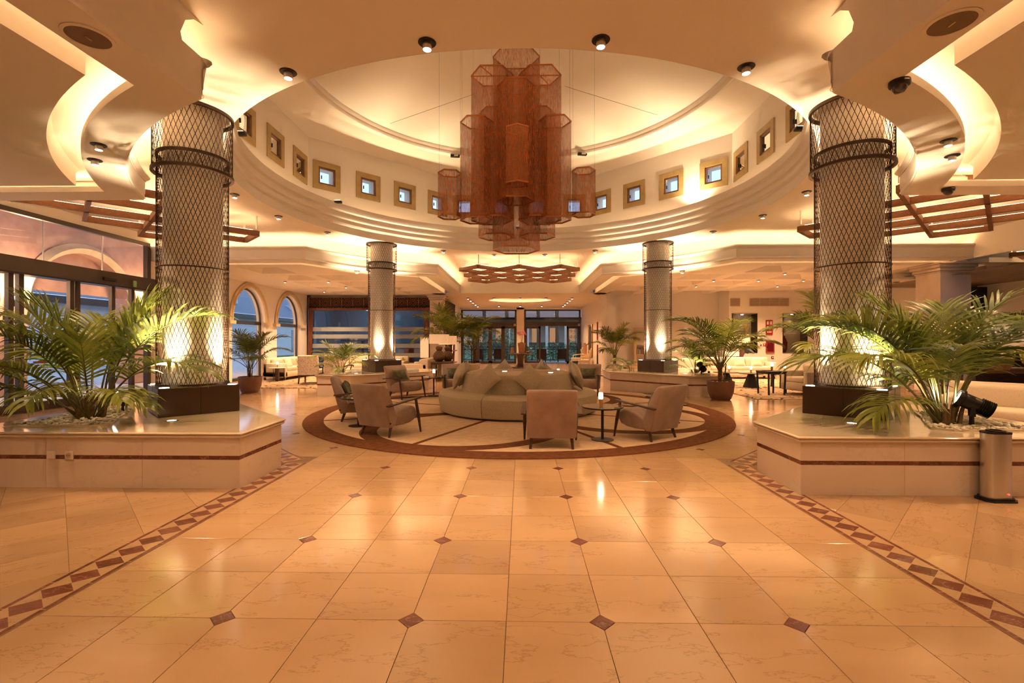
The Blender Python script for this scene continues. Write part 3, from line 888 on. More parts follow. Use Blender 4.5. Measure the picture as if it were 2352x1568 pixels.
# dim shop room behind the screens
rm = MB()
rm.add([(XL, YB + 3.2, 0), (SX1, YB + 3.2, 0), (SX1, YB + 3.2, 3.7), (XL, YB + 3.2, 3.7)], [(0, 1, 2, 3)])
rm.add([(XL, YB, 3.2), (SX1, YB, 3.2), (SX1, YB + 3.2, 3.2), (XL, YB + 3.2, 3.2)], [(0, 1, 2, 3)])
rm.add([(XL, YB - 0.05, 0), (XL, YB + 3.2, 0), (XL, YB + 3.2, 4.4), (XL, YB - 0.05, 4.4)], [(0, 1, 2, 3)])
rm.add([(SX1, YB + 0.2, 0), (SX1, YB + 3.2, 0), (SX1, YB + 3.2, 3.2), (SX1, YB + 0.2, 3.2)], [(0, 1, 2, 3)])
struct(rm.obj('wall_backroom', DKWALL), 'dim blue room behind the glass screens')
sh = thing('display_shelf', 'dark display shelf with small lit goods behind the glass screen', 'shelf', (-8.3, YB + 2.2, 0))
for z in (1.05, 1.5): MB().box((0, 0, z), (2.6, 0.3, 0.04)).obj('board', WOODD, sh)
for x in (-1.25, 0, 1.25): MB().box((x, 0, 0.76), (0.05, 0.3, 1.52)).obj('upright', WOODD, sh)
for k, (x, z, m) in enumerate([(-0.6, 1.52, WOODP), (-0.35, 1.52, WHITEP), (0.35, 1.52, POT), (0.62, 1.52, WHITEP), (-0.2, 1.07, POT), (0.7, 1.07, STEEL)]):
    v = MB().lathe([(0, 0), (0.07, 0), (0.10, 0.07), (0.07, 0.15), (0.05, 0.18), (0, 0.18)], 12).obj('shop_vase', m, None, 50, (-8.3 + x, YB + 2.15, z))
    tag(v, ['wooden bowl', 'white jar', 'brown jar', 'small white pot', 'low brown vase', 'low steel vase'][k] + ' on the shelf behind the glass screen', 'vase', 'goods behind the glass screen')
red = thing('red_chair', 'red chair seen through the screen beside the pilaster', 'chair', (-5.6, YB + 1.0, 0))
MB().rbox((0, 0, 0.45), (0.5, 0.5, 0.12), 0.03).obj('seat', RED, red); MB().rbox((0, 0.22, 0.8), (0.5, 0.1, 0.62), 0.03).obj('backrest', RED, red)
for (a, b) in ((-1, -1), (1, -1), (-1, 1), (1, 1)): MB().bar((a * 0.2, b * 0.2, 0.4), (a * 0.23, b * 0.23, 0), 0.04, 0.04).obj('leg', WOODD, red)
for k, (x, z) in enumerate(((-9.4, 3.19), (-8.0, 3.19), (-5.4, 3.19))):
    o = MB().cyl(0.06, -0.02, 0.0, 12).obj('shop_spotlight', BULBM, None, 38, (x, YB + 1.6, z))
    tag(o, '%s tiny ceiling spot in the dim room behind glass' % ['first', 'second', 'third'][k], 'downlight', 'shop ceiling spots')

# --- stone pilaster and the passage to the terrace
def pilaster(name, label, c, w, h, parentless=True):
    t = thing(name, label, 'pillar', (c[0], c[1], 0)); t['kind'] = 'structure'
    MB().box((0, 0, h / 2), (w, w, h)).obj('shaft', SLAB, t)
    for (z, e, hh) in ((h - 0.03, 0.30, 0.06), (h - 0.10, 0.22, 0.09), (h - 0.19, 0.12, 0.09), (h - 0.26, 0.05, 0.05), (0.1, 0.06, 0.2)):
        MB().rbox((0, 0, z), (w + e, w + e, hh), 0.02, 2).obj('moulding', SLAB, t)
    return t
pilaster('stone_pilaster', 'square stone pilaster between the glass screen and terrace passage', (-4.0, YB + 0.25), 0.62, ZS)
pilaster('stone_pillar', 'square stone pillar standing beyond the palm towards the bar', (12.35, 14.1), 0.85, ZS)
# passage walls and ceiling
mb = MB()
ring_plane(mb, 1.75, (0, 26.2), (-4.2, 22.0, 4.2, YH), ZS, 72)
hc = struct(mb.obj('ceiling_passage', PAINT2), 'flat ceiling of the passage with a round lit recess')
MB().lathe([(1.75, ZS), (1.75, ZS + 0.07), (1.86, ZS + 0.07), (1.86, ZS + 0.16), (1.70, ZS + 0.26), (0.01, ZS + 0.26)], 72, (0, 26.2, 0)).obj('round_recess', PAINT2, hc)
MB().lathe([(1.79, ZS + 0.085), (1.83, ZS + 0.085)], 72, (0, 26.2, 0)).obj('led_strip', glow('led_recess', WARM, 4.0), hc)
XR = 4.05
mb = MB()
mb.add([(XR, 22.3, 0), (XR, YH, 0), (XR, YH, ZS), (XR, 22.3, ZS)], [(0, 1, 2, 3)])
struct(mb.obj('wall_passage_right', PAINT), 'white wall along the passage with picture frame and chairs')
mb = MB(); mb.add([(-4.0, 22.9, 0), (-4.0, YH, 0), (-4.0, YH, ZS), (-4.0, 22.9, ZS)], [(0, 1, 2, 3)])
struct(mb.obj('wall_passage_left', PAINT), 'white wall of the passage behind the wooden shelving')
# shelving along the passage
bk = thing('wall_shelving', 'tall mahogany shelving with a lattice frieze beside the far palms', 'shelf', (-3.8, 25.0, 0))
for y in (-1.9, -0.65, 0.65, 1.9): MB().bar((0, y, 0), (0.12, y, 2.75), 0.06, 0.36).obj('upright', WOODR, bk)
for z in (0.3, 0.95, 1.6, 2.2, 2.72): MB().box((0.05, 0, z), (0.34, 3.9, 0.05)).obj('board', WOODR, bk)
lat = MB()
for i in range(24):
    y = -1.95 + i * 0.17
    lat.bar((0.06, y, 2.85), (0.06, y + 0.3, 3.55), 0.02, 0.02, (1, 0, 0)); lat.bar((0.06, y + 0.3, 2.85), (0.06, y, 3.55), 0.02, 0.02, (1, 0, 0))
lat.obj('frieze_lattice', WOODD, bk, 0)
MB().box((0.0, 0.1, 3.2), (0.04, 4.3, 0.8)).obj('frieze_backing', VENT, bk)
# terrace wall with two glazed door sets
mb = MB()
mb.box((0, YH, 1.85), (0.5, 0.3, 3.7)); mb.box((0, YH, 3.66), (8.4, 0.3, 0.14)); mb.box((-4.1, YH, 1.85), (0.3, 0.3, 3.7))
struct(mb.obj('wall_terrace', PAINT2), 'cream pier between the two terrace doors')
def terrace_door(n, label, x0, x1, panels, open_):
    t = thing('door_%d' % n, label, 'door', ((x0 + x1) / 2, YH, 0)); t['kind'] = 'structure'
    hw = (x1 - x0) / 2
    MB().box((0, 0, 2.62), (2 * hw, 0.14, 0.26)).obj('header', DKFRAME, t)
    for x in (-hw + 0.06, hw - 0.06): MB().box((x, 0, 1.78), (0.12, 0.12, 3.56)).obj('post', DKFRAME, t)
    MB().box((0, 0, 3.53), (2 * hw, 0.12, 0.08)).obj('top_rail', DKFRAME, t)
    MB().add([(-hw, 0, 2.75), (hw, 0, 2.75), (hw, 0, 3.5), (-hw, 0, 3.5)], [(0, 1, 2, 3)]).obj('pane', GLASSD, t, 0)
    MB().box((0.1, -0.09, 2.62), (0.14, 0.04, 0.06)).obj('sensor', BLACKM, t)
    MB().box((hw - 0.12, -0.08, 2.56), (0.14, 0.01, 0.14)).obj('exit_notice', plain('notice_%d' % n, (0.8, 0.55, 0.42), 0.6), t)
    MB().box((hw - 0.12, -0.087, 2.56), (0.06, 0.006, 0.06)).obj('notice_mark', RED, t)
    for (a, b) in panels:
        lf = MB()
        for x in (a + 0.06, b - 0.06): lf.box((x, 0, 1.24), (0.12, 0.07, 2.48))
        lf.box(((a + b) / 2, 0, 0.08), (b - a, 0.07, 0.16)); lf.box(((a + b) / 2, 0, 2.40), (b - a, 0.07, 0.16))
        p_ = lf.obj('leaf_frame', DKFRAME, t)
        MB().add([(a, 0, 0.1), (b, 0, 0.1), (b, 0, 2.35), (a, 0, 2.35)], [(0, 1, 2, 3)]).obj('pane', GLASS, p_, 0)
    return t
terrace_door(1, 'closed dark framed terrace doors behind the tall palms', -3.95, -0.25, [(-1.8, -0.75), (-0.75, 0.1), (0.1, 0.95), (0.95, 1.8)], False)
terrace_door(2, 'open dark framed terrace doors behind the orchid table', 0.25, 4.0, [(-1.8, -0.78), (0.95, 1.82)], True)
# --- lounge walls on the right
mb = MB()
YR = 22.4
mb.add([(XR, YR, 0), (10.2, YR, 0), (10.2, YR, ZC), (XR, YR, ZC)], [(0, 1, 2, 3)])
mb.box((XR + 0.2, YR - 0.12, 1.9), (0.42, 0.3, 3.8))
mb.add([(9.3, YR, 0), (9.3, 21.3, 0), (9.3, 21.3, ZC), (9.3, YR, ZC)], [(0, 1, 2, 3)])
# wall with two niches
nx = [9.3, 9.42, 10.55, 11.65, 12.75, 15.6]
zz = [0, 0.95, 2.72, ZC]
vs = [(x, 21.3, z) for x in nx for z in zz]; fs = []
for i in range(5):
    for j in range(3):
        if i in (1, 3) and j == 1: continue
        fs.append((i * 4 + j, (i + 1) * 4 + j, (i + 1) * 4 + j + 1, i * 4 + j + 1))
mb.add(vs, fs)
mb.add([(15.6, 21.3, 0), (15.6, 10, 0), (15.6, 10, ZC), (15.6, 21.3, ZC)], [(0, 1, 2, 3)])
struct(mb.obj('wall_lounge', PAINT), 'white lounge wall behind the cream sofas')
for k, (a, b) in enumerate(((9.42, 10.55), (11.65, 12.75))):
    n_win += 1
    w_ = thing('window_%d' % n_win, ['lit glass niche with dry grasses behind the lamps', 'narrow lit glass niche half hidden by a palm'][k], 'niche', ((a + b) / 2, 21.3, 0.95)); w_['kind'] = 'structure'
    hw = (b - a) / 2
    MB().add([(-hw, 0.5, 0), (hw, 0.5, 0), (hw, 0.5, 1.77), (-hw, 0.5, 1.77)], [(0, 1, 2, 3)]).obj('niche_back', noisy('niche_back_%d' % k, (0.36, 0.27, 0.17), (0.45, 0.34, 0.22), 3, 0.5), w_)
    MB().box((-hw + 0.02, 0.25, 0.885), (0.04, 0.5, 1.77)).obj('niche_side', DKFRAME, w_); MB().box((hw - 0.02, 0.25, 0.885), (0.04, 0.5, 1.77)).obj('niche_side', DKFRAME, w_)
    MB().box((0, 0.25, 1.75), (2 * hw, 0.5, 0.04)).obj('niche_top', PAINT, w_); MB().box((0, 0.25, 0.0), (2 * hw, 0.5, 0.04)).obj('niche_floor', PAINT, w_)
    MB().add([(-hw, 0, 0), (hw, 0, 0), (hw, 0, 1.77), (-hw, 0, 1.77)], [(0, 1, 2, 3)]).obj('pane', GLASS, w_, 0)
    MB().cyl(0.05, 1.70, 1.73, 12, (0, 0.25)).obj('niche_spot', BULBM, w_)
    spot(w_, (0, 0.25, 1.68), (0, 0.3, 0), 14, 110, 0.8)
    vx = (a + b) / 2 + (0.15 if k == 0 else -0.4)
    vz = thing('tall_vase', ['red glazed vase of dry grasses in the wider niche', 'red glazed vase of dry grasses in the narrow niche'][k], 'vase', (vx, 21.52, 0.97), group='niche vases')
    MB().lathe([(0, 0), (0.10, 0), (0.16, 0.15), (0.17, 0.45), (0.10, 0.62), (0.06, 0.70), (0.08, 0.74)], 18).obj('body', REDV, vz)
    gr = MB()
    for i in range(26):
        aa = random.uniform(0, 6.28); rr = random.uniform(0.05, 0.24)
        gr.tube([(0, 0, 0.7), (rr * 0.4 * math.cos(aa), rr * 0.3 * math.sin(aa), 1.0), (rr * math.cos(aa), rr * 0.6 * math.sin(aa), 1.35 + random.uniform(-0.15, 0.12))], [0.004, 0.01, 0.004], 4)
    gr.obj('grasses', DRYG, vz)
# vents, notices on lounge wall
for k, (x0, x1, y, lab) in enumerate(((9.34, 9.76, 21.28, 'short louvred air vent above the dry grass niche'), (10.2, 11.9, 21.28, 'long louvred air vent high on the lounge wall'))):
    t = thing('air_vent', lab, 'vent', ((x0 + x1) / 2, y, 3.2), 0)
    w = (x1 - x0)
    MB().box((0, 0, 0), (w, 0.02, 0.34)).obj('backing', plain('vent_dark_%d' % k, (0.22, 0.15, 0.1), 0.7), t)
    for i in range(9): MB().box((0, -0.015, -0.15 + i * 0.0375), (w, 0.012, 0.02)).obj('slat', VENT, t)
    for x in ([-w / 2, w / 2] if k == 0 else [-w / 2, -w / 4, 0, w / 4, w / 2]): MB().box((x, -0.02, 0), (0.02, 0.02, 0.34)).obj('bar', VENT, t)
t = thing('fire_notice', 'red fire sign with white pictograms on the lounge wall', 'sign', (11.05, 21.27, 2.08))
MB().box((0, 0, 0), (0.30, 0.02, 0.66)).obj('plate', RED, t)
for i, (x, z, w, h) in enumerate(((-0.07, 0.2, 0.08, 0.14), (0.07, 0.2, 0.09, 0.14), (-0.07, 0.0, 0.08, 0.1), (0.07, 0.0, 0.08, 0.12), (0, -0.2, 0.2, 0.06))): MB().box((x, -0.012, z), (w, 0.006, h)).obj('pictogram', WHITEP, t)
t = thing('fire_hose_box', 'dark red fire hose cabinet below the fire sign', 'cabinet', (11.08, 21.25, 1.22))
MB().rbox((0, 0, 0), (0.36, 0.06, 0.5), 0.01).obj('door', RED, t); MB().box((0, -0.035, 0), (0.26, 0.01, 0.4)).obj('glass_front', plain('hose_glass', (0.12, 0.01, 0.015), 0.1), t); MB().box((-0.15, -0.04, 0), (0.02, 0.02, 0.1)).obj('handle', BLACKM, t)
for k, (x, z, c, lab) in enumerate(((10.68, 1.30, WHITEP, 'small white alarm button left of the hose cabinet'), (10.84, 1.32, RED, 'small red alarm button beside the hose cabinet'), (11.2, 0.75, DKFRAME, 'small dark wall socket plate above the sofa'))):
    t = thing('wall_switch', lab, 'switch', (x, 21.28, z)); MB().rbox((0, 0, 0), (0.11, 0.03, 0.11), 0.01).obj('plate', c, t); MB().cyl(0.03, -0.01, 0.01, 12, mt=Matrix.Translation((0, -0.02, 0)) @ Matrix.Rotation(PI / 2, 4, 'X')).obj('button', BLACKM if k == 0 else WHITEP, t)
# --- bar side, far right
mb = MB()
mb.add([(15.0, 16.5, 0), (24, 16.5, 0), (24, 16.5, 3.7), (15.0, 16.5, 3.7)], [(0, 1, 2, 3)])
struct(mb.obj('wall_bar', noisy('bar_wall', (0.36, 0.25, 0.18), (0.42, 0.30, 0.22), 2, 0.7)), 'taupe wall behind the bar')
mb = MB(); mb.add([(12.2, 3, 3.35), (26, 3, 3.35), (26, 17, 3.35), (12.2, 17, 3.35)], [(0, 1, 2, 3)])
struct(mb.obj('ceiling_bar', noisy('bar_ceiling', (0.34, 0.25, 0.19), (0.38, 0.28, 0.22), 2, 0.7)), 'darker taupe ceiling over the bar')
bar = thing('bar_shelving', 'navy and bronze bar shelving with hanging gold rods', 'shelf', (17.0, 16.0, 0))
MB().box((0, 0.2, 2.9), (6.0, 0.1, 0.75)).obj('navy_panel', NAVY, bar)
MB().box((0.7, 0.12, 2.75), (1.1, 0.05, 0.95)).obj('mirror', plain('bar_mirror', (0.45, 0.45, 0.48), 0.05, 0.9), bar)
for z in (2.5, 1.95, 1.4): MB().box((0, 0, z), (6.0, 0.3, 0.04)).obj('shelf_board', WOODT, bar)
for z in (2.47, 1.92): MB().box((0, -0.1, z - 0.012), (6.0, 0.02, 0.012)).obj('led_strip', glow('led_bar_%d' % int(z * 100), WARM, 6.0), bar)
for x in (-2.4, -1.2, -0.35, 0.15, 1.25, 2.0): MB().cyl(0.025, 1.4, 3.35, 8, (x, -0.25)).obj('gold_rod', GOLD, bar)
MB().box((0, -0.9, 0.55), (6.0, 0.5, 1.1)).obj('counter', WOODD, bar); MB().box((0, -0.95, 1.12), (6.2, 0.65, 0.05)).obj('counter_top', MARBT, bar)
for i in range(9):
    b_ = MB().lathe([(0, 0), (0.035, 0), (0.035, 0.17), (0.014, 0.22), (0.014, 0.29), (0, 0.29)], 10).obj('bottle', [GOLD, REDV, GLASSD][i % 3], None, 40, (15.6 + i * 0.32, 15.95, 1.97))
    tag(b_, '%s small bottle from the pillar end of the lit bar shelf' % ['first', 'second', 'third', 'fourth', 'fifth', 'sixth', 'seventh', 'eighth', 'ninth'][i], 'bottle', 'bottles on the bar shelf')
mb = MB()
mb.add([(12.2, -3, 0), (15.6, -3, 0), (15.6, -3, 4), (12.2, -3, 4)], [(0, 1, 2, 3)])
mb.add([(-10.25, -3.9, 0), (16, -3.9, 0), (16, -3.9, 4.4), (-10.25, -3.9, 4.4)], [(0, 1, 2, 3)])
mb.add([(24, 3, 0), (24, 16.5, 0), (24, 16.5, 3.6), (24, 3, 3.6)], [(0, 1, 2, 3)])
mb.add([(16, -4, 0), (16, 3, 0), (16, 3, 4.4), (16, -4, 4.4)], [(0, 1, 2, 3)])
struct(mb.obj('wall_front', PAINT), 'white walls of the lobby behind the camera')
struct(MB().add([(15.9, 2.9, -0.006), (24.2, 2.9, -0.006), (24.2, 17, -0.006), (15.9, 17, -0.006)], [(0, 1, 2, 3)]).obj('floor_bar', TILE), 'cream floor of the bar')

# ------------------------------------------------------------------ outside
pv = MB(); pv.add([(-40, -10, -0.02), (XL, -10, -0.02), (XL, 40, -0.02), (-40, 40, -0.02)], [(0, 1, 2, 3)])
pv.add([(-12, YH, -0.02), (14, YH, -0.02), (14, 36.5, -0.02), (-12, 36.5, -0.02)], [(0, 1, 2, 3)])
struct(pv.obj('ground_outside', PAVE), 'pale paving outside the entrance and on the terrace')
# portico across from the entrance: piers and arches
mb = MB()
XO = -13.6
PB = [(3.6 + 4.4 * k, 8.0 + 4.4 * k) for k in range(8)]
for (y0, y1) in PB:
    c = (y0 + y1) / 2; hw = 1.72; sp = 2.5; rise = 1.72
    lo = [(XO, c - hw * math.cos(PI * i / 20), sp + rise * math.sin(PI * i / 20)) for i in range(21)]
    hi = [(XO, p[1], 6.2) for p in lo]
    mb.grid([lo, hi]); mb.grid([lo, [(XO - 0.5, p[1], p[2]) for p in lo]])
    for (a, b) in ((y0, c - hw), (c + hw, y1)):
        mb.box((XO - 0.25, (a + b) / 2, 3.1), (0.5, b - a, 6.2))
mb.add([(XL - 0.4, 3, 6.2), (XO - 0.5, 3, 6.2), (XO - 0.5, 39, 6.2), (XL - 0.4, 39, 6.2)], [(0, 1, 2, 3)])
for c in (5.8, 10.2, 14.6):
    pts = [(XO - 0.35, c - 1.72, 2.95)] + [(XO - 0.35, c - 1.72 * math.cos(PI * i / 20), 2.5 + 1.72 * math.sin(PI * i / 20)) for i in range(2, 19)] + [(XO - 0.35, c + 1.72, 2.95)]
    mb.add(pts, [tuple(range(len(pts)))])
struct(mb.obj('wall_portico', PINKST), 'pink portico wall with wide arches outside the entrance')
for k, (y0, y1) in enumerate(PB):
    c = (y0 + y1) / 2; hw = 1.72; rise = 1.72
    t = MB().tube([(XO + 0.04, c - (hw + 0.12) * math.cos(PI * i / 24), 2.5 + (rise + 0.12) * math.sin(PI * i / 24)) for i in range(25)], 0.15, 4).obj('portico_arch', STONE, None)
    n_trim += 1; t.name = 'trim_%d' % n_trim; struct(t, 'pale stone arch ring on the portico')
cb = thing('courtyard_building', 'pale building with a grey-blue roof beyond the portico', 'building', (-25, 30, 0))
MB().box((0, 0, 1.8), (0.4, 70, 3.6)).obj('wall', plain('courtyard_wall', (0.66, 0.69, 0.74), 0.8), cb)
MB().box((0.3, 0, 3.7), (1.0, 70, 0.35)).obj('eave', DKFRAME, cb)
MB().add([(0.8, -35, 3.9), (0.8, 35, 3.9), (-5, 35, 8.0), (-5, -35, 8.0)], [(0, 1, 2, 3)]).obj('roof', plain('slate_roof', (0.13, 0.16, 0.22), 0.6), cb)
for i in range(9): 
    MB().box((-0.9, -26 + i * 6.2, 5.2), (1.2, 1.6, 0.7)).obj('roof_window', plain('roof_window_%d' % i, (0.5, 0.6, 0.75), 0.2), cb)
    MB().box((0.22, -28 + i * 6.2, 1.5), (0.06, 1.4, 2.4)).obj('window', plain('courtyard_window_%d' % i, (0.2, 0.25, 0.33), 0.15), cb)
bn = thing('garden_bench', 'dark slatted bench outside behind the potted palm', 'bench', (-11.8, 16.9, 0), R(90))
for i in range(7): MB().box((0, 0.25 + 0.02 * i, 0.5 + i * 0.065), (1.3, 0.02, 0.045)).obj('slat', DKFRAME, bn)
for i in range(5): MB().box((0, -0.2 + i * 0.1, 0.44), (1.3, 0.08, 0.025)).obj('slat', DKFRAME, bn)
for (a, b) in ((-0.6, -0.2), (0.6, -0.2), (-0.6, 0.28), (0.6, 0.28)): MB().box((a, b, 0.22), (0.05, 0.05, 0.44)).obj('leg', DKFRAME, bn)
# terrace railing, wicker chairs, garden, hotel wing
rl = thing('terrace_railing', 'black iron terrace railing with crossed bars', 'railing', (0, 35.6, 0))
for z in (1.05, 0.88, 0.12): MB().box((0, 0, z), (9.0, 0.04, 0.035)).obj('rail', BLACKM, rl)
for i in range(7):
    x = -4.2 + i * 1.4
    MB().box((x, 0, 0.54), (0.04, 0.04, 1.08)).obj('post', BLACKM, rl)
    MB().bar((x, 0, 0.14), (x + 1.4, 0, 0.87), 0.025, 0.025).obj('cross_bar', BLACKM, rl); MB().bar((x, 0, 0.87), (x + 1.4, 0, 0.14), 0.025, 0.025).obj('cross_bar', BLACKM, rl)
def wicker(label, x, y, rz):
    t = thing('wicker_chair', label, 'chair', (x, y, 0), rz, 'wicker terrace chairs')
    MB().rbox((0, 0.05, 0.42), (0.6, 0.6, 0.14), 0.04).obj('seat', WICKER, t); MB().rbox((0, -0.26, 0.58), (0.66, 0.12, 0.72), 0.05).obj('backrest', WICKER, t)
    for s in (-1, 1):
        MB().rbox((s * 0.31, 0.05, 0.6), (0.09, 0.6, 0.08), 0.03).obj('armrest', WICKER, t)
        for b in (-0.24, 0.28): MB().box((s * 0.28, b, 0.2), (0.05, 0.05, 0.4)).obj('leg', WICKER, t)
wicker('wicker chair on the terrace behind the tall palms', -3.0, 33.8, 0)
wicker('wicker chair on the terrace just left of the orchid table', -1.55, 33.8, 0)
wicker('wicker chair on the terrace framed by the sliding door leaf', 1.5, 33.8, 0)
wicker('wicker chair on the terrace in the middle of the open door', 2.95, 33.8, 0)
t = thing('cafe_table', 'small black iron table between two wicker chairs outside', 'table', (2.25, 34.2, 0))
MB().cyl(0.3, 0.70, 0.73, 20).obj('top', BLACKM, t)
for k in range(3): a = k * 2.09; MB().tube([(0.05 * math.cos(a), 0.05 * math.sin(a), 0.7), (0.1 * math.cos(a), 0.1 * math.sin(a), 0.35), (0.25 * math.cos(a), 0.25 * math.sin(a), 0)], 0.012, 6).obj('leg', BLACKM, t)
gd = MB(); gd.add([(-30, 36.5, -0.05), (30, 36.5, -0.05), (30, 90, -0.05), (-30, 90, -0.05)], [(0, 1, 2, 3)])
struct(gd.obj('ground_garden', noisy('lawn', (0.05, 0.11, 0.04), (0.09, 0.16, 0.06), 3, 0.9)), 'green garden ground beyond the terrace')
hb = thing('hotel_wing', 'low hotel wing with tiled roof and lit doorways across the garden', 'building', (0, 56, 0))
MB().box((2, 2.5, 2.2), (26, 0.4, 4.4)).obj('wall', FACADE, hb)
MB().add([(-12, -1.2, 3.9), (16, -1.2, 3.9), (16, 5, 6.6), (-12, 5, 6.6)], [(0, 1, 2, 3)]).obj('roof', TERRA, hb)
MB().box((2, -1.1, 3.75), (28, 0.15, 0.3)).obj('eave', FACADE, hb)
for i in range(10): MB().box((-8 + i * 2.2, -0.8, 1.9), (0.3, 0.3, 3.8)).obj('pillar', FACADE, hb)
for i in range(10): MB().box((-7 + i * 2.2, 2.25, 1.9), (0.9, 0.08, 2.4)).obj('doorway', LITD, hb)
MB().box((2, -0.8, 0.9), (26, 0.06, 0.9)).obj('balustrade', DKFRAME, hb)
def shrub(label, x, y, r, h, n, mat=FOLI):
    m = MB(); rnd = random.Random(int(x * 100 + y))
    for i in range(n):
        a = rnd.uniform(0, 6.28); rr = r * math.sqrt(rnd.random()); z = h * (0.1 + 0.9 * rnd.random()) * (1.15 - rr / r * 0.5)
        c = Vector((rr * math.cos(a), rr * math.sin(a), z)); d = Vector((rnd.uniform(-1, 1), rnd.uniform(-1, 1), rnd.uniform(-0.4, 0.9))).normalized()
        w = d.cross(Vector((0, 0, 1))).normalized() * 0.06; L = rnd.uniform(0.14, 0.32)
        m.add([c - w * 0.3, c + d * L * 0.5 - w, c + d * L, c + d * L * 0.5 + w], [(0, 1, 2, 3)])
    t = thing('garden_shrub', label, 'shrub', (x, y, 0), group='garden shrubs')
    m.obj('foliage', mat, t, 0); MB().tube([(0, 0, -0.05), (0.02, 0, h * 0.5)], [0.05, 0.03], 6).obj('stem', TRUNK, t)
shrub('dense green shrub behind the railing at the closed doors', -2.6, 38.0, 1.3, 2.3, 700)
shrub('tall green shrub behind the railing left of the pier', -0.9, 38.6, 1.0, 2.6, 600)
shrub('low green shrub behind the railing right of the pier', 0.9, 38.0, 1.1, 1.1, 500)
shrub('low flowering shrub behind the railing in the open door', 2.6, 38.4, 1.2, 1.3, 500)
shrub('green shrub behind the railing at the wrought iron leaf', 4.6, 38.2, 1.3, 1.9, 600)
shrub('tall shrub behind the railing far along the closed doors', -4.9, 38.4, 1.3, 2.8, 700)
for k, (x, y, lab) in enumerate(((1.55, 42, 'garden palm trunk seen through the door leaf'), (3.2, 42, 'bluish garden palm trunk in the open door'), (-1.2, 41, 'garden palm trunk behind the closed doors'), (-3.3, 43, 'garden palm trunk behind the interior palms'))):
    t = thing('garden_palm_trunk', lab, 'tree', (x, y, -0.05), group='garden palm trunks')
    MB().tube([(0, 0, 0), (0.03, 0, 2), (-0.02, 0, 5), (0, 0, 8)], [0.2, 0.17, 0.16, 0.15], 10).obj('trunk', TRUNK, t)
    cr = MB()
    for q in range(14):
        a = q * 0.449; cr.tube([(0, 0, 8), (0.8 * math.cos(a), 0.8 * math.sin(a), 8.5), (1.7 * math.cos(a), 1.7 * math.sin(a), 7.6)], [0.05, 0.12, 0.02], 4)
    cr.obj('crown', FOLI, t)
gt = thing('iron_gate_leaf', 'ornate wrought iron leaf behind the right terrace door', 'gate', (3.55, YH + 0.5, 0))
g = MB()
for x in (-0.3, 0.3): g.box((x, 0, 1.25), (0.04, 0.04, 2.5))
for z in (0.1, 1.1, 2.4): g.box((0, 0, z), (0.6, 0.04, 0.04))
g.obj('gate_frame', BLACKM, gt)
for (z, s) in ((0.4, 1), (0.8, -1), (1.4, 1), (1.8, -1), (2.15, 1)):
    m = MB()
    for sg in (-1, 1):
        m.tube([(sg * (0.13 + 0.1 * (1 - q / 14) * math.cos(q * 0.6)), 0, z + s * 0.13 * (1 - q / 14) * math.sin(q * 0.6)) for q in range(13)], 0.012, 4)
    m.obj('scroll', BLACKM, gt)
# wall pieces of the passage
t = thing('gilt_frame', 'gilt framed dark picture on the passage wall', 'picture', (XR - 0.03, 27.2, 1.55), R(90))
MB().box((0, 0, 0), (1.3, 0.04, 1.75)).obj('canvas', plain('picture_dark', (0.07, 0.06, 0.06), 0.25), t)
for (x, z, w, h) in ((-0.6, 0, 0.12, 1.75), (0.6, 0, 0.12, 1.75), (0, 0.82, 1.3, 0.12), (0, -0.82, 1.3, 0.12)): MB().rbox((x, 0.02, z), (w, 0.07, h), 0.02, 1).obj('moulding', GOLD, t)
for k, (y, z, h, c, lab) in enumerate(((24.8, 2.0, 0.95, RED, 'upper narrow red sign on the passage wall'), (24.8, 1.0, 0.6, RED, 'lower narrow red sign on the passage wall'), (24.8, 0.45, 0.75, DKFRAME, 'narrow dark grille low on the passage wall'), (23.4, 1.85, 0.4, DKFRAME, 'small dark wall panel above the white potted palm'))):
    t = thing('wall_sign', lab, 'sign', (XR - 0.03, y, z)); MB().box((0, 0, 0), (0.03, 0.22, h)).obj('plate', c, t); MB().box((-0.018, 0, 0), (0.006, 0.17, h - 0.06)).obj('panel_face', NAVY if c is DKFRAME else RED, t)

# portico wall lanterns outside the entrance
for k, y in enumerate((8.0, 12.4, 16.8, 21.2)):
    t = thing('portico_lantern', '%s portico wall lantern counted from the entrance doors' % ['first', 'second', 'third', 'fourth'][k], 'lantern', (XO + 0.02, y, 2.55), group='portico wall lanterns')
    MB().lathe([(0.0, -0.16), (0.05, -0.15), (0.09, 0.14), (0.1, 0.15), (0.0, 0.24)], 8, (0.16, 0, 0)).obj('cage', BLACKM, t); MB().box((0.06, 0, 0.0), (0.14, 0.04, 0.04)).obj('bracket', BLACKM, t)
    MB().lathe([(0.0, -0.12), (0.06, -0.1), (0.085, 0.12), (0.0, 0.13)], 8, (0.245, 0, 0)).obj('glass', BULBM, t)
    point(t, (0.5, 0, 0.3), 120, LAMP, 0.08)

point(sh, (0.6, -1.0, 2.9), 40, (0.6, 0.78, 1.0), 0.1)  # cool fill light added to brighten the room behind the screens
struct(MB().box((0, YH + 2.4, 3.0), (9.5, 4.5, 0.15)).obj('ceiling_terrace', WOODD), 'dark timber roof over the terrace')

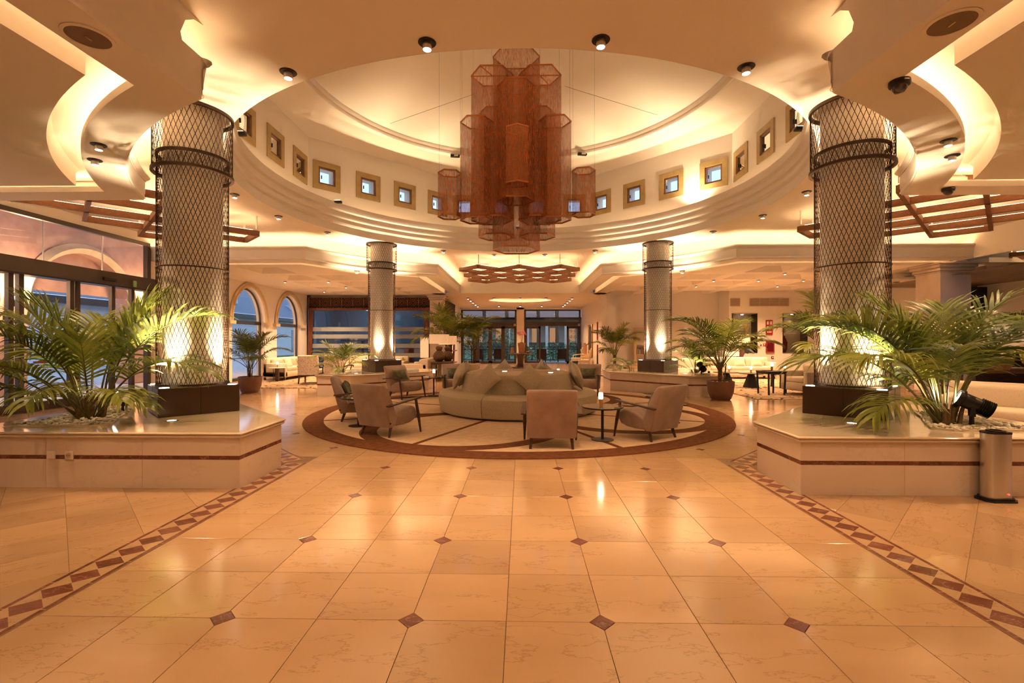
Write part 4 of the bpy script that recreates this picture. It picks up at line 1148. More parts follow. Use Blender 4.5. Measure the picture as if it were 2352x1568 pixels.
# ------------------------------------------------------------------ columns wrapped in wire mesh
def diagrid(r, z0, z1, n, ch, w=0.0065, off=0.0):
    m = MB(); k = max(1, round((z1 - z0) / (ch / 2))); dz = (z1 - z0) / k
    for i in range(n):
        for s in (-1, 1):
            pts = []
            for q in range(k + 1):
                a = 2 * PI * i / n + s * PI / n * q + off
                pts.append((r * math.cos(a), r * math.sin(a), z0 + q * dz))
            vs = []; fs = []
            for (x, y, z), q in zip(pts, range(k + 1)):
                a = 2 * PI * i / n + s * PI / n * q + off
                rx, ry = math.cos(a), math.sin(a)
                for (dr, dt) in ((w * 0.7, 0), (0, w), (-w * 0.7, 0), (0, -w)):
                    vs.append((x + rx * dr - ry * dt, y + ry * dr + rx * dt, z))
            for q in range(k):
                for e in range(4):
                    e2 = (e + 1) % 4
                    fs.append((q * 4 + e, q * 4 + e2, q * 4 + 4 + e2, q * 4 + 4 + e))
            m.add(vs, fs)
    return m
def ring(r, z, t=0.016, n=56):
    return MB().lathe([(r - t, z - t), (r + t, z - t), (r + t, z + t), (r - t, z + t), (r - t, z - t)], n)
PZ = 0.56      # planter top
def make_column(label, loc):
    t = thing('mesh_column', label, 'column', loc, R(45), 'columns around the rotunda')
    MB().lathe([(0.345, 0), (0.345, 0.36), (0.33, 0.40), (0.33, ZC - PZ + 0.02)], 48).obj('shaft', ALAB, t)
    diagrid(0.395, 0.345, 3.26, 50, 0.138, 0.0037).obj('mesh_sleeve', IRON, t, 0, kind='stuff')
    diagrid(0.44, 3.06, ZC - PZ - 0.005, 48, 0.15, 0.0037, 0.06).obj('upper_mesh_sleeve', IRON, t, 0, kind='stuff')
    for (r, z, w) in ((0.395, 3.26, 0.016), (0.44, 3.06, 0.018), (0.44, ZC - PZ - 0.02, 0.018), (0.398, 1.83, 0.007), (0.395, 0.36, 0.01)):
        ring(r, z, w).obj('hoop', IRON, t, 30)
    b = MB().rbox((0, 0, 0.172), (0.86, 0.86, 0.342), 0.006, 1).obj('base_box', BRONZE, t)
    for a in range(4):
        MB().box((0.431 * math.cos(a * PI / 2), 0.431 * math.sin(a * PI / 2), 0.172), (0.002, 0.006, 0.342) if a % 2 == 0 else (0.006, 0.002, 0.342)).obj('box_joint', BLACKM, b)
    for (x, y) in ((0.36, 0.36), (-0.36, 0.36), (-0.36, -0.36), (0.36, -0.36)):
        u = MB().cyl(0.05, 0.343, 0.35, 16, (x, y)).obj('uplight', BULBM, t)
        spot(u, (x, y, 0.37), (x * 0.62, y * 0.62, 2.1), UP_W, 62, 1.0, SOFTW, 0.04)
    return t
c0 = make_column('near round column in wire mesh by the entrance, bronze box base', (-4.19, 6.10, PZ))
dup(c0, (4.22, 6.05, PZ), R(45), 'near round column in wire mesh by the bar, bronze box base')
dup(c0, (-4.17, 14.35, PZ), R(45), 'far round column in wire mesh on the arched-window side')
dup(c0, (4.17, 14.35, PZ), R(45), 'far round column in wire mesh in front of the bookshelf')

# ------------------------------------------------------------------ marble planters
def planter(label, poly, bed, faces, band=True):
    """poly ccw (face line); bed = pebble bed polygon"""
    t = thing('marble_planter', label, 'planter', (0, 0, 0), 0, 'marble planters around the columns')
    n = len(poly)
    cx = sum(p[0] for p in poly) / n; cy = sum(p[1] for p in poly) / n
    def off(d):
        out = []
        for i in range(n):
            p0 = Vector(poly[i - 1]); p = Vector(poly[i]); p1 = Vector(poly[(i + 1) % n])
            e0 = (p - p0).normalized(); e1 = (p1 - p).normalized()
            n0 = Vector((e0.y, -e0.x)); n1 = Vector((e1.y, -e1.x))
            b = (n0 + n1); b = b / (b.dot(n0))
            out.append(tuple(p + b * d))
        return out
    inner = off(-0.03)
    MB().prism(inner, 0, PZ - 0.06).obj('core', GROUT, t)
    for i in range(n):
        a = Vector(poly[i]).to_3d(); b = Vector(poly[(i + 1) % n]).to_3d(); L = (b - a).length; d = (b - a) / L
        nr = Vector((d.y, -d.x, 0)); ang = math.atan2(d.y, d.x)
        k = max(1, round(L / 0.86))
        for q in range(k):
            c = a + d * ((q + 0.5) * L / k) - nr * 0.02
            for (z0, z1) in ((0.0, 0.285), (0.325, PZ - 0.055)):
                MB().box((0, 0, (z1 - z0) / 2), (L / k - 0.003, 0.04, z1 - z0)).obj('slab', SLAB, t, 0, (c.x, c.y, z0)).rotation_euler = (0, 0, ang)
        if i in faces:
            k = round(L / 0.10)
            me = MB().box((0, 0, 0), (L / k - 0.002, 0.012, 0.037)).mesh('band_tile', ROSSO, 0)
            for q in range(k):
                c = a + d * ((q + 0.5) * L / k) - nr * 0.005
                link('band_tile', me, t, (c.x, c.y, 0.305), ang)
        else:
            MB().box((0, 0, 0), (L, 0.012, 0.037)).obj('band', ROSSO, t, 0, ((a + b).x / 2 - nr.x * 0.005, (a + b).y / 2 - nr.y * 0.005, 0.305)).rotation_euler = (0, 0, ang)
    # coping with a rounded nosing and a hole for the bed
    prof = [(0.0, PZ - 0.058), (0.022, PZ - 0.058), (0.034, PZ - 0.046), (0.034, PZ - 0.034), (0.026, PZ - 0.028), (0.040, PZ - 0.022), (0.046, PZ - 0.010), (0.036, PZ - 0.001), (0.024, PZ)]
    rows = [[(p[0], p[1], z) for p in off(d)] for (d, z) in prof]
    m = MB().grid(rows, True)
    m.obj('coping_nosing', TOPM, t)
    bm = bmesh.new()
    top = off(0.024)
    vo = [bm.verts.new((p[0], p[1], PZ)) for p in top]; vi = [bm.verts.new((p[0], p[1], PZ)) for p in bed]
    eo = [bm.edges.new((vo[i], vo[(i + 1) % len(vo)])) for i in range(len(vo))]
    ei = [bm.edges.new((vi[i], vi[(i + 1) % len(vi)])) for i in range(len(vi))]
    bmesh.ops.triangle_fill(bm, edges=eo + ei, use_beauty=True)
    m = MB().bm(bm); bm.free()
    m.obj('top_slab', TOPM, t, 0)
    nb = len(bed)
    rim = MB()
    rim.grid([[(p[0], p[1], PZ) for p in bed], [(p[0], p[1], PZ - 0.05) for p in bed]], True)
    bc = (sum(p[0] for p in bed) / nb, sum(p[1] for p in bed) / nb)
    for i in range(nb):
        a, b = bed[i], bed[(i + 1) % nb]
        rim.bar((a[0], a[1], PZ + 0.008), (b[0], b[1], PZ + 0.008), 0.03, 0.022)
    rim.obj('bed_rim', TOPM, t)
    MB().add([(p[0], p[1], PZ - 0.03) for p in bed], [tuple(range(nb))]).obj('soil', SOIL, t)
    pe = MB(); rnd = random.Random(5)
    x0, x1 = min(p[0] for p in bed), max(p[0] for p in bed); y0, y1 = min(p[1] for p in bed), max(p[1] for p in bed)
    def inside(x, y):
        c = False
        for i in range(nb):
            a, b = bed[i], bed[(i + 1) % nb]
            if (a[1] > y) != (b[1] > y) and x < (b[0] - a[0]) * (y - a[1]) / (b[1] - a[1]) + a[0]: c = not c
        return c
    step = 0.042
    yq = y0
    while yq < y1:
        xq = x0
        while xq < x1:
            x = xq + rnd.uniform(-0.012, 0.012); y = yq + rnd.uniform(-0.012, 0.012)
            if inside(x, y):
                r = rnd.uniform(0.017, 0.03); a = rnd.uniform(0, 3.14)
                mt = Matrix.Translation((x, y, PZ + 0.004 + rnd.uniform(-0.012, 0.022))) @ Matrix.Rotation(a, 4, 'Z') @ Matrix.Rotation(rnd.uniform(-0.3, 0.3), 4, 'X') @ Matrix.Diagonal((r * 1.25, r * 0.9, r * 0.65, 1))
                pe.add(PEB_V, PEB_F, mt)
            xq += step
        yq += step
    pe.obj('pebbles', PEB, t, 60, kind='stuff')
    return t
_b = bmesh.new(); bmesh.ops.create_icosphere(_b, subdivisions=1, radius=1.0); _b.verts.index_update()
PEB_V = [v.co.copy() for v in _b.verts]; PEB_F = [tuple(v.index for v in f.verts) for f in _b.faces]; _b.free()
def mirror(poly): return [(-p[0], p[1]) for p in poly][::-1]
FL = [(-5.66, 4.66), (-2.72, 4.66), (-2.72, 5.48), (-4.84, 7.60), (-5.66, 7.60)]
bedL = [(-5.38, 4.92), (-4.48, 4.92), (-4.36, 5.02), (-4.55, 5.32), (-4.82, 5.78), (-5.05, 6.15), (-5.38, 6.05)]
planter('marble planter by the entrance in front, pebbles and palm, wall sockets', FL, bedL, (0, 1, 2))
FR = mirror([(-5.66, 4.58), (-2.74, 4.58), (-2.74, 5.42), (-4.84, 7.52), (-5.66, 7.52)])
planter('marble planter by the bar in front, pebbles, palm and floodlight', FR, mirror([(-5.38, 4.86), (-4.42, 4.86), (-4.30, 4.96), (-4.5, 5.28), (-4.82, 5.72), (-5.05, 6.1), (-5.38, 6.0)]), (1, 2, 3))
BL = [(-5.40, 12.62), (-4.50, 12.62), (-2.75, 14.37), (-2.75, 15.6), (-5.40, 15.6)]
planter('marble planter around the far column on the arched-window side', BL, [(-5.15, 12.9), (-4.75, 12.9), (-4.85, 13.4), (-4.95, 13.9), (-5.15, 14.0)], (0, 1, 2))
BR = mirror(BL)
planter('marble planter around the far column in front of the bookshelf', BR, mirror([(-5.15, 12.9), (-4.75, 12.9), (-4.85, 13.4), (-4.95, 13.9), (-5.15, 14.0)]), (1, 2, 3))
for k, (x, y, lab) in enumerate(((-3.88, 5.30, 'round uplight set in the entrance-side planter top'), (4.02 - 0.32, 5.28, 'round uplight set in the bar-side planter top'), (-4.55, 13.2, 'round uplight set in the far planter beside the screens'), (4.62, 13.25, 'round uplight set in the far planter beside the bookshelf'))):
    t = thing('ground_uplight', lab, 'uplight', (x, y, PZ + 0.001), group='uplights in the planter tops')
    MB().lathe([(0.045, 0), (0.07, 0), (0.07, 0.004), (0.045, 0.006)], 24).obj('rim', STEEL, t); MB().cyl(0.046, 0.0, 0.004, 20).obj('lens', BULBM, t)
    s_ = -1 if x < 0 else 1
    spot(t, (0, 0, 0.02), (s_ * -0.06 + (0.0), 0.28 if y < 10 else 0.3, 1.0), 5, 80, 0.9, SOFTW, 0.03)
# two white sockets on the entrance-side planter
for k, (x, lab) in enumerate(((inv(95, 1042, 0.28)[0], 'white blank wall plate on the planter face'), (inv(137, 1042, 0.28)[0], 'white power socket on the planter face'))):
    x = 0.08 + (x - 0.08)
    t = thing('wall_socket', lab, 'socket', ((-4.62, -4.435)[k], 4.652, 0.325))
    MB().rbox((0, 0, 0), (0.086, 0.014, 0.086), 0.006, 2).obj('plate', WHITEP, t)
    if k: 
        MB().cyl(0.024, 0, 0.003, 20, mt=Matrix.Translation((0, -0.0105, 0)) @ Matrix.Rotation(PI / 2, 4, 'X')).obj('socket_well', VENT, t)
        for s in (-1, 1): MB().cyl(0.004, 0, 0.002, 8, mt=Matrix.Translation((s * 0.01, -0.0125, 0)) @ Matrix.Rotation(PI / 2, 4, 'X')).obj('pin_hole', BLACKM, t)
    else:
        MB().rbox((0, -0.01, 0), (0.06, 0.008, 0.06), 0.003, 1).obj('cover', WHITEP, t)
# garden floodlights in the beds
def flood(label, loc, rz, tilt, watts, scale=1.0, tgt=(0, 1, 0.6)):
    t = thing('floodlight', label, 'spotlight', loc, rz, 'floodlights in the planters'); t.scale = (scale,) * 3
    MB().tube([(0, 0, -0.06), (0, 0, 0.10), (0, 0.0, 0.17)], [0.02, 0.016, 0.012], 8).obj('stake', BLACKM, t)
    for s in (-1, 1): MB().box((s * 0.05, 0, 0.15), (0.012, 0.03, 0.12)).obj('bracket', BLACKM, t)
    mt = Matrix.Translation((0, 0, 0.2)) @ Matrix.Rotation(tilt, 4, 'X')
    MB().lathe([(0, -0.13), (0.055, -0.13), (0.06, -0.12), (0.062, 0.06), (0.078, 0.07), (0.078, 0.105), (0.068, 0.105), (0.066, 0.095)], 28, mt=mt @ Matrix.Rotation(-PI / 2, 4, 'X')).obj('housing', BLACKM, t)
    fi = MB()
    for q in range(7): fi.lathe([(0.05, -0.135 + q * 0.014), (0.074, -0.133 + q * 0.014), (0.05, -0.129 + q * 0.014)], 20, mt=mt @ Matrix.Rotation(-PI / 2, 4, 'X'))
    fi.obj('cooling_fins', BLACKM, t)
    ln = MB(); ln.add([(0.064 * math.cos(2 * PI * i / 24), 0.09, 0.064 * math.sin(2 * PI * i / 24)) for i in range(24)], [tuple(range(24))], mt); ln.obj('lens', BULB, t)
    d = mt.to_3x3() @ Vector((0, 1, 0)); p = mt @ Vector((0, 0.12, 0))
    spot(t, p, p + d, watts, 75, 0.7, SOFTW, 0.05)
    return t
fx, fy = inv(2232, 980, PZ)
flood('black floodlight aimed at the palm in the bar-side planter', (fx, fy, PZ), R(58), R(26), 60, 1.25)
flood('grey floodlight behind the palm in the entrance-side planter', (-5.0, 5.95, PZ), R(150), R(28), 60, 0.9)
flood('black floodlight on the far planter beside the bookshelf', (4.95, 12.97, PZ), R(15), R(38), 14, 1.1)

# ------------------------------------------------------------------ palms
def frond_mesh(seed, L, pet, f0, f1, nl, ll, lw, droop, up=0.35):
    rnd = random.Random(seed)
    st = 26; ds = L / st
    p = Vector((0, 0, 0)); sp = [p.copy()]; T = []
    for i in range(st):
        u = (i + 0.5) / st
        ph = f0 + (f1 - f0) * u ** 1.7
        d = Vector((math.sin(ph), 0, math.cos(ph))); T.append(d); p = p + d * ds; sp.append(p.copy())
    T.append(T[-1])
    m = MB(); m.tube(sp[::2], [0.013 * (1 - 0.85 * i / (len(sp[::2]) - 1)) for i in range(len(sp[::2]))], 5)
    ms = m
    lf = MB()
    for i in range(nl):
        u = pet + (1 - pet) * (i + 0.3) / nl
        k = min(st - 1, int(u * st)); fr = u * st - k
        q = sp[k].lerp(sp[k + 1], fr); t = T[k]
        nrm = Vector((-t.z, 0, t.x)); 
        if nrm.z < 0: nrm = -nrm
        e = (u - pet) / (1 - pet)
        length = ll * (0.45 + 1.1 * math.sin(PI * min(1, 0.18 + 0.75 * e))) * rnd.uniform(0.85, 1.1) * 0.75
        for s in (-1, 1):
            ang = R(62 - 38 * e) + rnd.uniform(-0.1, 0.1)
            d = (Vector((0, s, 0)) * math.sin(ang) + t * math.cos(ang) + nrm * (up * rnd.uniform(0.6, 1.3))).normalized()
            wv = (t - d * d.dot(t)).normalized()
            c = q.copy(); seg = 5; vs = []
            for g in range(seg + 1):
                v = g / seg
                w = lw * (0.35 + 0.65 * math.sin(PI * min(1.0, 0.12 + 0.62 * v))) * (1 - v ** 3) + 0.0008
                wn = (wv + nrm * 0.15).normalized()
                vs += [c + wn * w, c - wn * w]
                d = (d + Vector((0, 0, -1)) * droop * (0.25 + v) / seg * 2).normalized()
                wv = (wv - d * d.dot(wv)).normalized()
                c = c + d * (length / seg)
            lf.add(vs, [(2 * g, 2 * g + 1, 2 * g + 3, 2 * g + 2) for g in range(seg)])
    return ms.mesh('frond_stalk', STALK, 60), lf.mesh('leaflets', LEAF, 60)
FV = [frond_mesh(1, 1.55, 0.40, R(4), R(62), 27, 0.44, 0.0135, 0.55),
      frond_mesh(2, 1.65, 0.40, R(16), R(98), 28, 0.48, 0.014, 0.75),
      frond_mesh(3, 1.50, 0.38, R(32), R(118), 26, 0.48, 0.0145, 0.9),
      frond_mesh(4, 1.35, 0.36, R(50), R(128), 24, 0.42, 0.0145, 0.95),
      frond_mesh(5, 1.05, 0.45, R(10), R(40), 17, 0.36, 0.014, 0.3)]
def palm(label, loc, fr, scale=1.0, stems=7, trunk=0.0, seed=1, cat='palm', group=None, spread=0.09):
    rnd = random.Random(seed)
    t = thing('kentia_palm', label, 'palm', loc, 0, group)
    m = MB()
    for i in range(stems):
        a = rnd.uniform(0, 6.28); r0 = spread * math.sqrt(rnd.random())
        x, y = r0 * math.cos(a), r0 * math.sin(a)
        h = (trunk or 0.22) * rnd.uniform(0.7, 1.1) * scale
        m.tube([(x, y, -0.04), (x * 1.25, y * 1.25, h * 0.6), (x * 1.5, y * 1.5, h)], [0.022 * scale, 0.018 * scale, 0.013 * scale], 6)
    m.obj('stem_cluster', TRUNK, t)
    for (az, v, s) in fr:
        a = R(az); r0 = spread * rnd.uniform(0.2, 0.9)
        sm, lm = FV[v]
        o = link('frond', lm, t, (r0 * math.cos(a), r0 * math.sin(a), (trunk or 0.0) * scale * rnd.uniform(0.6, 1.0)))
        o.rotation_euler = (rnd.uniform(-0.12, 0.12), rnd.uniform(-0.08, 0.08), a); o.scale = (s * scale,) * 3
        link('frond_stalk', sm, o)
    return t
def ringfr(n, seed, vs, s0=0.85, s1=1.1):
    rnd = random.Random(seed)
    return [((360 / n) * i + rnd.uniform(-14, 14), vs[i % len(vs)], rnd.uniform(s0, s1)) for i in range(n)]
# hero palms (azimuth 0 = towards +X, -90 = towards the camera)
palm('large feathery palm rising from the pebbles by the entrance', (-4.92, 5.42, PZ), [
    (12, 1, 1.0), (38, 0, 1.0), (62, 0, 0.95), (-8, 2, 0.98), (95, 1, 0.9), (140, 1, 1.0), (178, 1, 1.05), (205, 2, 1.05), (-35, 3, 0.8), (-70, 3, 0.82), (-100, 2, 0.85),
    (-135, 2, 0.95), (235, 3, 0.9), (160, 2, 1.0), (120, 0, 0.85), (20, 4, 1.1), (200, 4, 1.2), (300, 4, 0.9), (-20, 3, 0.7), (150, 3, 0.9), (215, 0, 0.9), (-115, 1, 0.85), (250, 1, 0.85)], 1.12, 12, 0.0, 3, spread=0.12)
palm('large feathery palm rising from the pebbles by the bar', (4.66, 5.22, PZ), [
    (165, 1, 1.02), (182, 1, 1.02), (150, 1, 0.95), (198, 2, 1.0), (172, 2, 1.05), (125, 0, 0.85), (100, 1, 0.85), (60, 1, 0.88), (30, 1, 0.98), (8, 1, 1.0), (-14, 1, 0.9), (75, 2, 0.8),
    (140, 0, 0.95), (205, 3, 0.92), (45, 0, 0.9), (180, 4, 1.0), (80, 4, 1.05), (-10, 0, 0.92), (15, 2, 1.0), (-120, 1, 0.72), (110, 2, 0.8)], 1.08, 10, 0.0, 4, spread=0.11)
palm('small bright palm in the far planter beside the glass screens', (-5.0, 13.25, PZ), ringfr(13, 5, [1, 2, 3, 0]), 0.66, 6, 0.0, 5)
palm('small bright palm in the far planter behind the far column', (4.98, 13.45, PZ), ringfr(12, 6, [1, 2, 3, 0]), 0.62, 6, 0.0, 6)
palm('low palm leaning out beside the far column near the bookshelf', (3.55, 15.0, PZ - 0.02), [(200, 2, 0.9), (225, 3, 0.9), (180, 3, 1.0), (250, 2, 0.8), (160, 2, 0.8)], 0.6, 4, 0.0, 8)

def round_pot(label, loc, r, h, mat=POT, name='plant_pot', group=None):
    t = thing(name, label, 'pot', loc, 0, group)
    MB().lathe([(0, 0), (r * 0.66, 0), (r * 0.76, h * 0.08), (r * 0.93, h * 0.42), (r, h * 0.8), (r, h), (r * 0.93, h), (r * 0.93, h * 0.9), (0.0, h * 0.9)], 40).obj('body', mat, t)
    pe = MB(); rnd = random.Random(2)
    MB().disc(r * 0.92, h * 0.91, 24).obj('soil', SOIL, t)
    for i in range(70):
        a = rnd.uniform(0, 6.28); rr = r * 0.85 * math.sqrt(rnd.random()); q = rnd.uniform(0.015, 0.028)
        pe.add(PEB_V, PEB_F, Matrix.Translation((rr * math.cos(a), rr * math.sin(a), h * 0.92)) @ Matrix.Diagonal((q, q * 0.8, q * 0.6, 1)))
    pe.obj('pebbles', PEB, t, 60, kind='stuff')
    return t
x, y = inv(565, 903, 0)
round_pot('brown ceramic pot by the arched window', (x, y + 0.2, 0), 0.31, 0.46)
palm('slender palm in a brown pot by the arched window', (x, y + 0.2, 0.42), ringfr(14, 9, [0, 1, 2, 0, 3]), 0.80, 6, 0.35, 9)
x, y = inv(1661, 919, 0)
round_pot('brown ceramic pot at the edge of the lounge carpet', (x, y + 0.15, 0), 0.325, 0.47)
palm('tall arching palm in a brown pot at the lounge carpet', (x, y + 0.15, 0.43), ringfr(17, 10, [1, 2, 1, 0, 2, 3]) + [(170, 1, 1.2), (190, 1, 1.15), (150, 2, 1.1)], 0.92, 9, 0.55, 10)
def fluted_pot(label, loc, r, h):
    t = thing('white_plant_pot', label, 'pot', loc, 0, 'white plant pots')
    MB().lathe([(0, 0), (r * 0.55, 0), (r * 0.6, h * 0.1), (r * 0.92, h * 0.85), (r, h * 0.88), (r, h), (r * 0.88, h), (r * 0.88, h * 0.9), (0, h * 0.9)], 24).obj('body', POTW, t)
    for i in range(14):
        a = 2 * PI * i / 14
        MB().lathe([(0.03 * r / 0.3, -0.01), (0.04 * r / 0.3, 0), (0.03 * r / 0.3, 0.01)], 10, mt=Matrix.Translation((r * 0.93 * math.cos(a), r * 0.93 * math.sin(a), h * 0.72)) @ Matrix.Rotation(a, 4, 'Z') @ Matrix.Rotation(PI / 2, 4, 'Y')).obj('scallop', POTW, t)
    return t
fluted_pot('fluted white pot behind the round sofa', (-1.95, 20.0, 0), 0.30, 0.55)
palm('tall palm in the white pot behind the round sofa', (-1.95, 20.0, 0.5), ringfr(15, 12, [1, 0, 2, 1, 3]), 1.0, 9, 0.85, 12)
fluted_pot('fluted white pot behind the twin gourd lamps', (-2.9, 19.5, 0), 0.30, 0.55)
palm('bushy palm in the white pot behind the twin gourd lamps', (-2.9, 19.5, 0.5), ringfr(18, 13, [1, 2, 1, 0, 3]), 1.18, 11, 0.8, 13)
fluted_pot('scalloped white pot beside the bookshelf', (4.05, 20.4, 0), 0.36, 0.52)
palm('palm in the scalloped white pot beside the bookshelf', (4.05, 20.4, 0.47), ringfr(13, 14, [1, 2, 0, 1, 3]), 0.95, 6, 0.55, 14)
x, y = 7.35, 11.2
round_pot('dark round pot half hidden behind the near bar-side column', (x, y, 0), 0.34, 0.5)
palm('big dark palm rising behind the near bar-side column', (x, y, 0.46), ringfr(18, 15, [1, 0, 2, 1, 0, 3]), 1.10, 9, 0.5, 15)
palm('palm in front of the bar beyond the square pillar', (13.9, 12.6, 0.4), ringfr(15, 16, [1, 0, 2, 1]), 1.0, 7, 0.7, 16)
round_pot('dark round pot under the palm by the bar', (13.9, 12.6, 0), 0.34, 0.46)
palm('palm at the lounge wall beyond the square pillar', (12.6, 17.0, 0.4), ringfr(13, 17, [1, 0, 2, 1]), 1.1, 6, 0.7, 17)
round_pot('dark round pot under the palm at the lounge wall', (12.6, 17.0, 0), 0.32, 0.46)

# ------------------------------------------------------------------ chandelier of hexagonal mesh tubes
ch = thing('mesh_chandelier', 'hanging cluster of copper chain-mesh hexagonal tubes under the dome', 'chandelier', (0, YC, 0))
def hexpts(r, rot): return [(r * math.cos(rot + PI / 3 * i), r * math.sin(rot + PI / 3 * i)) for i in range(6)]
def hextube(px, y, wpx, ytop, ybot, rot=0.0, cross=False):
    dep = y; x = (px - 1198) / 1091 * dep + 0.08; r = wpx / 2 / 1091 * dep
    zt = 1.46 + (784 - ytop) / 1091 * dep; zb = 1.46 + (784 - ybot) / 1091 * dep
    P = hexpts(r, rot)
    tb = MB()
    t = None
    pn = []
    for (z, first) in ((zb, True), (zt, False)):
        m = MB()
        for i in range(6):
            a, b = P[i], P[(i + 1) % 6]
            m.bar((x + a[0], y - YC + a[1], z), (x + b[0], y - YC + b[1], z), 0.014, 0.03)
        if first: t = m.obj('mesh_tube', COPPER, ch, 0)
        else: m.obj('top_frame', COPPER, t, 0)
    for i in range(6):
        a, b = P[i], P[(i + 1) % 6]
        m = MB(); m.add([(x + a[0], y - YC + a[1], zb), (x + b[0], y - YC + b[1], zb), (x + b[0], y - YC + b[1], zt), (x + a[0], y - YC + a[1], zt)], [(0, 1, 2, 3)])
        m.obj('mesh_panel', MESHC, t, 0)
    if cross:
        m = MB()
        for i in (0, 1): m.bar((x + P[i][0], y - YC + P[i][1], zt), (x + P[i + 3][0], y - YC + P[i + 3][1], zt), 0.014, 0.02)
        m.obj('cross_bar', COPPER, t, 0)
    m = MB()
    for i in (0, 3): m.tube([(x + P[i][0] * 0.9, y - YC + P[i][1] * 0.9, zt), (x + P[i][0] * 0.9, y - YC + P[i][1] * 0.9, 7.75)], 0.0015, 4)
    m.obj('cable', IRON, t, 0)
    return t
for a in ((1186, 10.45, 108, 131, 574, 0, False),
          (1131, 10.15, 98, 174, 505, 0, True), (1240, 10.15, 98, 174, 505, 0, True),
          (1185.5, 9.75, 86, 198, 461, 0, False), (1188, 9.45, 58, 297, 423, PI / 6, False),
          (1095, 9.85, 76, 280, 505, 0, False), (1274, 9.85, 76, 280, 505, 0, False),
          (1140, 10.75, 82, 262, 544, 0, False), (1234, 10.75, 82, 262, 544, 0, False),
          (1032.5, 9.95, 54, 397, 497, R(10), False), (1340, 9.95, 54, 394, 494, R(-10), False)):
    hextube(*a)
for (px, py) in ((902, 281), (1515, 267)):
    dep = 11.5; x = (px - 1198) / 1091 * dep; z = 1.46 + (784 - py) / 1091 * dep
    MB().tube([(x * 0.3, 0.0, 5.9 if False else z + 0.02), (x, dep - YC, z)], 0.004, 4).obj('stay_wire', IRON, ch)

# ------------------------------------------------------------------ wooden lattice pendants
def lattice(label, c, rz, n=3, p=1.4, nx=None):
    nx = nx or n
    t = thing('lattice_pendant', label, 'ceiling pendant', (c[0], c[1], 3.90), rz, 'wooden lattice pendants')
    W, H = nx, n
    ends = set()
    for s in (1, -1):
        starts = [(i + 0.5, 0.0) for i in range(W)] + ([(0.0, j + 0.5) for j in range(H)] if s > 0 else [(float(W), j + 0.5) for j in range(H)])
        for (x, y) in starts:
            L = min((W - x) if s > 0 else x, H - y)
            x2, y2 = x + s * L, y + L
            a = ((x - W / 2) * p, (y - H / 2) * p, 0.1); b = ((x2 - W / 2) * p, (y2 - H / 2) * p, 0.1)
            MB().bar(a, b, 0.075, 0.125).obj('slat', WOODL, t, 0)
            d = (Vector(b) - Vector(a)).normalized() * 0.12
            MB().bar(Vector(a) + d + Vector((0, 0, 0.067)), Vector(b) - d + Vector((0, 0, 0.067)), 0.03, 0.006).obj('led_strip', LEDP, t, 0)
            ends.add((round(a[0], 2), round(a[1], 2))); ends.add((round(b[0], 2), round(b[1], 2)))
    for (x, y) in ends:
        MB().box((x * 0.985, y * 0.985, 0.355), (0.03, 0.03, 0.31)).obj('hanger', PAINT, t)
    return t
LEDP = glow('led_pendant', WARM, 14.0)
lattice('brown wooden lattice pendant above the passage to the terrace', (0.0, 18.15), 0, 3, 1.4)
lattice('brown wooden lattice pendant in the entrance bay', (-7.55, 9.65), 0, 3, 1.42, 2)
lattice('brown wooden lattice pendant in the bay towards the bar', (8.48, 9.45), 0, 3, 1.42)
lattice('small brown lattice pendant beyond the square pillar', (15.6, 13.6), 0, 2, 1.2)

# ------------------------------------------------------------------ downlights, speakers, cameras
def make_down(label, loc, group):
    t = thing('downlight', label, 'downlight', loc, 0, group)
    MB().lathe([(0.0, -0.001), (0.085, -0.001), (0.09, -0.006), (0.085, -0.012), (0.0, -0.012)], 24).obj('trim_ring', BLACKM, t)
    MB().lathe([(0.046, -0.01), (0.046, -0.075), (0.04, -0.075), (0.04, -0.055)], 20).obj('can', STEEL, t)
    MB().lathe([(0.0, -0.083), (0.03, -0.078), (0.043, -0.066), (0.043, -0.05)], 18).obj('lens', BULB, t)
    return t
dproto = make_down('round downlight on the ceiling around the rotunda opening', (0, 4.6, ZC), 'downlights around the rotunda opening')
first = [True]
def down(px, py, z, label, group, watts=DOWN_W, tgt=None, cone=68, xy=None, sc_=1.0):
    x, y = xy if xy else inv(px, py, z)
    if first[0]:
        o = dproto; o.location = (x, y, z); first[0] = False
    else:
        o = dup(dproto, (x, y, z), 0, label, group)
        for c in list(o.children):
            if c.type == 'LIGHT': bpy.data.objects.remove(c)
    o['label'] = label
    if group: o['group'] = group
    o.scale = (sc_,) * 3
    if watts:
        t_ = tgt if tgt else (0, 0, -1)
        spot(o, (0, 0, -0.09), (t_[0], t_[1], -1.09), watts, cone, 0.7, LAMP, 0.05)
    return o
DL = {(981, 97): 'near-rim downlight just left of the mesh pendant', (1380, 91): 'near-rim downlight just right of the mesh pendant',
      (662, 165): 'near-rim downlight between the pendant and the entrance-side column', (1714, 153): 'near-rim downlight between the pendant and the bar-side column',
      (539, 446): 'rim downlight closest to the near entrance-side column', (640, 496): 'second rim downlight counted from the near entrance-side column',
      (752, 533): 'third rim downlight counted from the near entrance-side column', (1018, 575): 'far-rim downlight left of the far lattice pendant',
      (1135, 584): 'left one of two far-rim downlights above the far lattice pendant', (1251, 584): 'right one of two far-rim downlights above the far lattice pendant',
      (1367, 575): 'far-rim downlight right of the far lattice pendant', (1638, 531): 'third rim downlight counted from the near bar-side column',
      (1752, 494): 'second rim downlight counted from the near bar-side column', (1853, 440): 'rim downlight closest to the near bar-side column'}
gr = 'downlights around the rotunda opening'; lb = 'round downlight on the ceiling around the rotunda opening'
